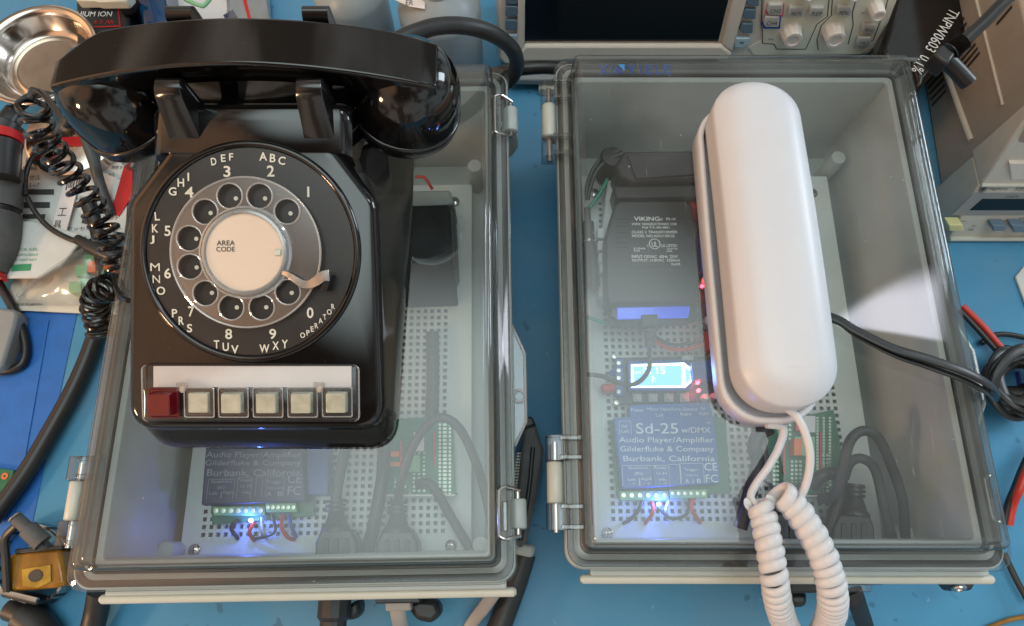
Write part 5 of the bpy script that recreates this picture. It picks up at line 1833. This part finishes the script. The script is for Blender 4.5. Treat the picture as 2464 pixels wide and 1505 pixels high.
mb = MB().prism(UF, [UF.hit(x, y, .01) for x, y in ((2428, 392), (2490, 392), (2490, 432), (2432, 434))], 0, .010)
obj('white_key', mb, M['knob'], fr2, bev=.001)

# barrel plug lying on the tan instrument
t = thing('dc_plug', 'black right angle barrel plug on its cable hanging over the tan instrument', 'plug', P(2280, 130, .16))
obj('cable_part', tubepx([(2500, -70, .19), (2420, 0, .185), (2370, 50, .18), (2318, 98, .175)], .0052, 14), M['rubber'], t)
obj('strain_relief', tubepx([(2320, 96, .175), (2300, 112, .172), (2285, 124, .170)], [.006, .008] * 8 + [.008], 14, 8), M['rubber'], t)
obj('plug_head', slab(MB(), [(2245, 128), (2268, 104), (2300, 128), (2280, 155)], .158, .176), M['rubber'], t, bev=.002)
obj('barrel', tubepx([(2274, 142, .166), (2302, 170, .162), (2330, 200, .158)], .0068, 20), M['rubber'], t)

# steel bowl
a, b = xy(88, 128, .075)
R_ = abs(xy(232, 128, .075)[0] - a)
mb = MB().lathe(HZ(.03), a, b, [(.0001, .0260), (R_ * .50, .0255), (R_ * .585, .0262), (R_ * .62, .0235), (R_ * .66, .0240), (R_ * .74, .0285), (R_ * .84, .0400), (R_ * .87, .0430), (R_ * .93, .0450), (R_ * .985, .0455), (R_, .0440), (R_ * .99, .0425), (R_ * .86, .038), (R_ * .7, .022), (R_ * .6, .018), (.0001, .018)], 96, False, False)
mb.lathe(HZ(0), a, b, [(R_ * .58, .0), (R_ * .45, .048)], 48, False, False)
single('steel_bowl', mb, M['bowl'], 'round polished steel bowl in the upper left corner', 'bowl', ang=70)
single('round_steel_tin', MB().lathe(HZ(0), *xy(150, 300, .05), [(.0001, .0), (.040, .0), (.044, .018), (.044, .030), (.047, .034), (.044, .036), (.0001, .032)], 64, False, False), M['bowl'], 'steel tin under the left end of the black handset, below the bowl', 'tin', ang=60)
# battery pack
K0 = lambda pts: [k(0, 0, x, y) for x, y in pts]
t = thing('battery_pack', 'black battery pack with a red outlined label between the steel bowl and the black handset', 'battery', P(240, 40, .08))
z = .06
bp_ = obj('case', slab(MB(), K0([(690, -200), (1200, -200), (1180, 300), (1150, 420), (700, 420)]), 0.0, z), M['rubberm'], t, bev=.003)
fz = HZ(z + .0002)
for pts in ([(1080, 60), (1092, 60), (1110, 240), (1098, 240)], [(780, 245), (1098, 236), (1110, 240), (1110, 248), (780, 257)]):
    obj('red_outline', MB().prism(fz, [fz.hit(*p_) for p_ in K0(pts)], .0002, .0005), M['red'], t, smooth=False)
text('battery_lettering', fz, [('LITHIUM ION', *bx(0, 0, 610, 103, 1028, 150))], M['inkg'], bp_, .0002, .008)
text('battery_rating', fz, [('6.5 Ah', *bx(0, 0, 868, 180, 1042, 216))], M['red'], bp_, .0002, .008)
obj('clip_bar', slab(MB(), K0([(690, -60), (1210, -60), (1150, 5), (900, 8), (860, -2), (690, 0)]), z + .02, z + .032), M['cream'], t, bev=.002)
obj('latch_bar', slab(MB(), K0([(760, 5), (1060, 5), (1080, 70), (1160, 70), (1205, 45), (1260, -30), (760, -30)]), z, z + .012), M['rubber'], t, bev=.002)
mb = MB()
rings = []
for i, (x, y, w_) in enumerate(((345, -90, 60), (352, -45, 64), (366, -8, 62), (376, 30, 58), (390, 90, 60))):
    rings.append([P(x - w_, y, .01), P(x - w_ * .6, y + 6, .060 + .008 * (i % 2)), P(x - w_ * .1, y - 4, .072 - .008 * (i % 2)), P(x + w_ * .5, y + 3, .058), P(x + w_, y, .01)])
mb.loft(rings, True, True)
single('wrapped_package', mb, M['darkblue'], 'crumpled dark blue shiny wrap behind the black handset, right of the battery', 'package', bev=.003, seg=3)
single('paper_sheet', slab(MB(), [(395, -80), (560, -80), (575, 110), (405, 110)], .003, .010), M['paper'], 'pale sheet of paper behind the black handset', 'paper')
single('blister_pack', slab(MB(), [(540, -60), (630, -60), (652, 80), (600, 110), (545, 100)], .012, .030), M['bag'], 'clear bag with a red stripe behind the black handset', 'bag', bev=.004)
single('grey_leaflet', slab(MB(), [(528, -60), (640, -60), (650, 60), (560, 60)], .005, .0115), M['bottle'], 'pale grey leaflet inside the clear bag behind the black handset', 'leaflet')
single('red_strip', slab(MB(), K0([(2215, -60), (2250, -60), (2312, 200), (2285, 200)]), .0302, .0310), M['red'], 'narrow red stripe on the clear bag behind the black handset', 'strip')
single('foil_scrap', slab(MB(), K0([(2050, 138), (2140, 82), (2170, 138), (2100, 180)]), .012, .016), M['navy'], 'small navy scrap beside the clear bag behind the black handset', 'scrap')
single('green_wire_loop', tubepx([(430, -20, .05), (446, -2, .05), (481, 13, .05), (492, 12, .05), (508, -8, .05), (515, -30, .05)], .0022), M['termp'], 'pale green wire bent in a triangle at the top edge', 'wire')
# frosted bottles
def bottle(label, x, y, rpx, tape):
    a, b = xy(x, y, .10)
    R = abs(xy(x + rpx, y, .10)[0] - a)
    t = thing('frosted_bottle', label, 'bottle', (a, b, 0), 'frosted round bottles')
    bd = obj('bottle_body', MB().lathe(HZ(0), a, b, [(R * .92, 0), (R * .98, .004), (R, .05), (R, .095), (R * .96, .1), (R * .7, .113), (R * .4, .12), (R * .38, .135)], 64, True, True), M['bottle'], t, ang=50)
    return t, a, b, R


bottle('frosted round bottle without a label behind the middle of the black handset', 838, -28, 88, 0)
t, a, b, R = bottle('frosted round bottle with a white label reading ER beside the oscilloscope', 1055, 8, 100, 1)
f = HZ(.1035)
mb = MB()
lab_pts = [(935, -10), (1062, -2), (1100, 6), (1106, 24), (1062, 24), (1000, 10)]
mb.prism(HZ(.118), [HZ(.118).hit(x, y) for x, y in ((945, -24), (1022, -2), (1022, 22), (985, 16), (940, -4))], 0, .0006)
lb = obj('label', mb, M['paper'], t)
text('label_lettering', HZ(.1187), [('ER', 976, 0, 994, 12)], M['inkd'], lb, .0002)

# ================================================================ things on the left of the bench
def card(name, pts, z, mat, label, cat, th=.001, **kw):
    return single(name, slab(MB(), pts, z, z + th), mat, label, cat, **kw)


card('printed_packet', [(20, 345), (330, 335), (300, 480), (270, 575), (50, 590), (-60, 560), (-60, 400)], .010, M['paperw'], 'large white printed packet under the coiled black cord', 'packet', .006, bev=.002)
pk = bpy.data.objects['printed_packet']
_fl = 'MADE FOR TOOL BITS 65 82 110mm SCREW No.2 +x65 PACK OF 5'.split()


def barc(mb, f, x0, y0, x1, y1, n):
    for i in range(n):
        if random.random() < .7:
            u0 = x0 + (x1 - x0) * i / n; u1 = u0 + (x1 - x0) / n * .8
            mb.prism(f, [f.hit(u0, y0), f.hit(u1, y0), f.hit(u1, y1), f.hit(u0, y1)], .0002, .0003)


f = HZ(.0162)
text('packet_lettering', f, [('プレないビット', 205, 500, 300, 514), ('剛', 160, 428, 190, 452), ('公', 232, 360, 252, 378), ('せル', 70, 420, 98, 432), ('(17)', 38, 520, 66, 530), ('ソケット', 280, 370, 318, 380), ('電設工事', 200, 385, 250, 395)], M['inkd'], pk, .0002)
for pts in ([(60, 455), (130, 455), (130, 468), (60, 468)], [(58, 486), (120, 486), (120, 500), (58, 500)], [(55, 515), (110, 515), (108, 526), (55, 526)], [(200, 522), (320, 548), (318, 562), (196, 536)]):
    obj('packet_bar', MB().prism(f, [f.hit(*p_) for p_ in pts], .0002, .0003), M['inkd'], pk, smooth=False)
its = []
for (x, y, w_, st) in ((215, 352, 40, '電動工具用'), (262, 350, 36, 'ショート'), (210, 370, 26, '両頭'), (268, 398, 36, '精密ネジ'), (235, 415, 40, '＋2×65'), (262, 428, 34, 'HRC58'), (70, 440, 24, 'S-17'), (62, 380, 30, 'はこ'), (55, 400, 34, '回転'), (160, 545, 60, 'ベッセル'), (240, 560, 40, 'セット'),
                     (90, 560, 44, 'マグネット'), (130, 365, 38, '両面'), (132, 382, 30, '強化'), (85, 372, 30, '三本'), (240, 450, 44, '6.35mm'), (280, 440, 24, '2本')):
    its.append((st, x, y, x + w_, y + 9))
text('fine_print', f, its, M['inkd'], pk, .0002)
card('printed_card', [(150, 455), (215, 400), (310, 440), (300, 560), (220, 545)], .018, M['paperw'], 'white card with a grey print, leaning across the printed packet', 'card')
text('card_lettering', HZ(.0192), [('スリムビット', 165, 470, 215, 480), ('プレないビット', 205, 516, 285, 530), ('HEX', 265, 480, 285, 490)], M['inkd'], bpy.data.objects['printed_card'], .0002)
card('narrow_card', [(165, 400), (200, 405), (150, 590), (112, 590)], .0205, M['paper'], 'narrow beige label strip with dark characters, left of the coiled cord', 'card')
text('card_lettering', HZ(.0217), [('剛', 160, 430, 190, 456), ('工', 140, 500, 160, 518), ('具', 128, 530, 148, 548)], M['brownd'], bpy.data.objects['narrow_card'], .0002)
card('red_packet', [(298, 400), (318, 385), (318, 470), (285, 520), (268, 505)], .0185, M['red'], 'bright red packet corner beside the telephone', 'packet', .002)
card('red_packet', [(130, 330), (300, 325), (290, 350), (140, 352)], .030, M['red'], 'bright red packet edge under the handset mouthpiece', 'packet', .004)
card('silica_packet', [(-60, 535), (80, 530), (205, 565), (145, 640), (90, 668), (-60, 668)], .022, M['paperw'], 'white and green moisture packet at the left edge', 'packet', .004, bev=.0015)
text('packet_lettering', HZ(.0262), [('SILICA GEL', 28, 596, 92, 602), ('DESICCANT', 28, 610, 92, 615), ('DO NOT EAT', 28, 622, 88, 627)], M['term'], bpy.data.objects['silica_packet'], .0002)
mb = slab(MB(), [(30, 636), (75, 634), (72, 650), (26, 652)], .0263, .0266)
obj('green_band', mb, M['term'], bpy.data.objects['silica_packet'], smooth=False)
card('backing_card', [(25, 690), (70, 600), (290, 600), (312, 640), (305, 745), (290, 757), (22, 745)], .0035, M['paperc'], 'cream backing card printed with its country of origin, at the left', 'card', .002)
text('card_lettering', HZ(.0057), [('MADE IN JAPAN', 32, 729, 100, 736)], M['brownd'], bpy.data.objects['backing_card'], .0002)
t = thing('parts_bag', 'clear zip bag with green terminal blocks on the cream card', 'bag', P(180, 650, .006))
rings = []
mb = MB()
nx_, ny_ = 14, 10
gv = []
for j in range(ny_ + 1):
    for i in range(nx_ + 1):
        u_, v_ = i / nx_, j / ny_
        x = (120 + (300 - 120) * u_) * (1 - v_) + (35 + (300 - 35) * u_) * v_
        y = 575 + (735 - 575) * v_
        z_ = .008 + .020 * math.sin(pi * u_) ** .6 * math.sin(pi * v_) ** .6 + .0025 * random.uniform(-1, 1)
        gv.append(P(x, y, z_))
mb.add(gv, [(j * (nx_ + 1) + i, j * (nx_ + 1) + i + 1, (j + 1) * (nx_ + 1) + i + 1, (j + 1) * (nx_ + 1) + i) for j in range(ny_) for i in range(nx_)])
obj('film', mb, M['bag'], t)
obj('zip_seal', tubepx([(290, 545, .03), (200, 600, .03), (110, 660, .028), (42, 712, .025)], .0022), M['bag'], t)
for i, (x, y) in enumerate(((195, 650), (225, 640), (252, 660), (205, 682), (240, 690), (262, 640), (215, 625), (180, 690), (255, 625))):
    kk = tag(obj('terminal_block', slab(MB(), q4(x - 15, y - 13, x + 15, y + 13), .006, .016 + .0015 * (i % 3)), M['termp'] if i not in (1, 5) else M['orange'], None, bev=.0006), None, None)
    kk['label'] = ['pale green terminal block at the left of the clear bag', 'orange terminal block in the middle of the clear bag', 'pale green terminal block at the right of the clear bag', 'pale green terminal block low in the middle of the clear bag', 'pale green terminal block low at the right of the clear bag',
                   'orange terminal block at the right of the clear bag', 'pale green terminal block at the top of the clear bag', 'pale green terminal block at the lower left of the clear bag', 'pale green terminal block at the top right of the clear bag'][i]
    kk['category'] = 'terminal block'
    kk['group'] = 'terminal blocks in the clear bag'
single('cable_connector', tubepx([(185, 575, .035), (215, 590, .035), (262, 612, .034), (300, 628, .03)], [.005] * 8 + [.0075] * 17, 14), M['rubber'], 'black inline connector lying on the packets beside the coiled cord', 'connector')

# screwdrivers at the left edge
t = thing('screwdriver', 'grey gripped screwdriver with red rings at the left edge', 'screwdriver', P(10, 560, .03))
def dr(l, r, mk, nm):
    l = [(x - 22, y, z_) for x, y, z_ in l]
    obj(nm, tubepx(l, r, 24, 6), M[mk], t)


dr([(-15, 640, .032), (8, 590, .034), (15, 520, .036)], .021, 'grip', 'grip')
dr([(15, 522, .036), (20, 500, .037)], .0175, 'rubber', 'neck')
dr([(-22, 652, .031), (-16, 642, .031)], .0225, 'red', 'red_ring')
dr([(20, 500, .037), (28, 440, .040), (30, 415, .040)], .019, 'grip', 'collar')
t = thing('screwdriver', 'black handled screwdriver with a red band above the grey one', 'screwdriver', P(20, 380, .06))
dr([(20, 430, .058), (22, 390, .060), (25, 345, .062)], .0175, 'rubber', 'grip')
dr([(25, 345, .062), (27, 325, .062)], .0182, 'red', 'red_band')
dr([(27, 325, .062), (45, 290, .062), (60, 270, .06)], [.0165] * 5 + [.010] * 8, 'rubber', 'neck')
# grey lid at the left, green board
card('grey_case', [k(2, 0, *p_) for p_ in ((-150, 20), (130, 45), (160, 90), (125, 220), (15, 580), (-150, 640))], .0, M['psug'], 'grey rounded case at the left edge below the cream card', 'case', .02, bev=.003)
t = thing('green_circuit_board', 'small green circuit board corner at the left edge', 'circuit board', P(10, 1160, .004))
obj('board', slab(MB(), [(-50, 1120), (34, 1130), (2, 1235), (-50, 1240)], .003, .006), M['pcb'], t, bev=.0004)
obj('solder_pad', MB().lathe(HZ(.006), *xy(12, 1145, .006), [(.0030, 0), (.0030, .0006), (.0012, .0006), (.0012, .0)], 20, False, False), M['orange'], t)

# wrist strap bracelet
K3_ = lambda pts: [k(3, 0, x, y) for x, y in pts]
t = thing('wrist_strap', 'steel expansion wrist strap with a black buckle at the lower left', 'wrist strap', P(80, 1350, .01))
ns = 52
for i in range(ns):
    a = 2 * pi * i / ns
    cx_, cy_, rx, ry = 80, 1352, 92, 92
    ex = lambda a_: k(3, 0, 300 + 345 * cos(a_), 935 - 360 * sin(a_))
    e0 = ex(a); e1 = ex(a + .05)
    p0 = P(e0[0], e0[1], .012)
    tg = (P(e1[0], e1[1], .012) - p0).normalized()
    obj('link', MB().box(Fr(p0, tg, (0, 0, 1)), -.0030, -.011, -.0012, .0030, .004, .0012), M['steel'] if i % 3 else M['rubberm'], t, bev=.0004)
obj('buckle', slab(MB(), K3_([(5, 1185), (345, 1262), (352, 1290), (325, 1320), (0, 1240)]), .004, .030), M['rubber'], t, bev=.002)
obj('buckle_edge', tubepx([k(3, 0, 10, 1188) + (.030,), k(3, 0, 345, 1268) + (.030,)], .0022), M['steel'], t)
t = thing('alligator_clip', 'dark steel clip with a hollow tube end resting on the amber taped block', 'clip', P(70, 1280, .03))
mb = tubepx([k(3, 0, 145, 512) + (.048,), k(3, 0, 240, 600) + (.046,), k(3, 0, 395, 745) + (.042,)], [.0052] * 9 + [.0075] * 8, 20, cap=False)
obj('clip_tube', mb, M['grip'], t)
a, b = xy(*k(3, 0, 138, 505), .049)
dn = V((a, b, .049)) - P(*k(3, 0, 240, 600), .046)
obj('clip_rim', MB().torus(Fr((a, b, .049), dn.cross(V((0, 0, 1))), dn.cross(dn.cross(V((0, 0, 1))))), 0, 0, .0050, .0009, 0, 28, 8), M['steel'], t)
obj('clip_jaw', slab(MB(), K3_([(160, 600), (230, 700), (290, 790), (350, 800), (400, 780), (300, 660), (200, 590)]), .024, .040), M['grip'], t, bev=.002)
t = thing('taped_block', 'block wrapped in shiny amber tape inside the wrist strap', 'taped block', P(70, 1370, .01))
obj('tape_wrap', slab(MB(), K3_([(50, 880), (130, 830), (550, 792), (605, 1130), (480, 1160), (90, 1195), (70, 1050)]), .004, .030), M['kapton'], t, bev=.003)
obj('top_cover', slab(MB(), K3_([(135, 800), (560, 755), (575, 800), (130, 850)]), .004, .0315), M['rubberm'], t, bev=.001)
obj('tape_patch', slab(MB(), K3_([(195, 985), (465, 940), (468, 1100), (345, 1160), (205, 1140)]), .030, .0313), pm('amber_tape_light', (.42, .25, .03), .2, var=.35, bump=.7, bscale=80), t, bev=.0006)
obj('hole', MB().lathe(HZ(.0314), *xy(*k(3, 0, 325, 1045), .0316), [(.0062, 0), (.0058, .0005), (.0001, .0005)], 28, False, True, .8), M['brownd'], t)
single('black_strap', tubepx([k(3, 0, 70, 1190) + (.030,), k(3, 0, 55, 900) + (.034,), k(3, 0, 50, 700) + (.036,), k(3, 0, 150, 580) + (.040,)], .0034, 10), M['rubber'], 'black rubber strap rising on the left of the amber block', 'strap')
single('black_tool', tubepx([k(3, 0, 90, 1355) + (.012,), k(3, 0, 200, 1400) + (.014,), k(3, 0, 330, 1500) + (.014,), k(3, 0, 430, 1640) + (.014,)], [.009] * 9 + [.014] * 16, 18), M['rubberm'], 'dark rounded tool handle below the wrist strap', 'tool')

# between the enclosures: a ribbon connector and a slim tool
t = thing('edge_connector', 'black cable clamp tool standing between the two enclosures', 'tool', P(1270, 1180, .03))
obj('tool_body', slab(MB(), [(1262, 1008), (1286, 1010), (1296, 1045), (1308, 1080), (1290, 1200), (1262, 1325), (1238, 1325), (1236, 1260), (1252, 1100)], .01, .045), M['grip'], t, bev=.003)
obj('tool_ridge', tubepx([(1282, 1075, .047), (1272, 1180, .047), (1252, 1300, .047)], .0018), M['rubberm'], t)
obj('tool_tip', slab(MB(), [(1254, 1004), (1280, 1000), (1290, 1022), (1262, 1030)], .03, .050), M['rubberm'], t, bev=.002)
t = thing('pin_connector', 'long navy connector with two rows of gold pins beside the black tool', 'connector', P(1235, 1150, .03))
obj('connector_body', slab(MB(), [(1240, 1085), (1262, 1085), (1240, 1210), (1222, 1210)], .012, .040), M['navy'], t, bev=.001)
mb = MB()
for i in range(17):
    for j in range(2):
        x = 1247 - i * 1.1 + j * 7; y = 1090 + i * 7.2
        mb.box(HZ(.0402), xy(x, y, .0402)[0] - .0009, xy(x, y, .0402)[1] - .0005, 0, xy(x, y, .0402)[0] + .0009, xy(x, y, .0402)[1] + .0005, .0006)
obj('gold_pins', mb, M['ykey'], t, smooth=False)
single('cable_clip', slab(MB(), [(1232, 1302), (1290, 1310), (1282, 1342), (1228, 1330)], .02, .045), M['greyd'], 'grey plastic clip at the lower end of the black tool', 'clip', bev=.003)
single('white_box', slab(MB(), [(2443, 665), (2463, 640), (2560, 600), (2560, 740), (2470, 738)], 0, .003), M['paperw'], 'white box corner at the right edge above the cable bundle', 'box', bev=.001)
for _o in bpy.data.objects:
    if '_w' in _o: del _o['_w']
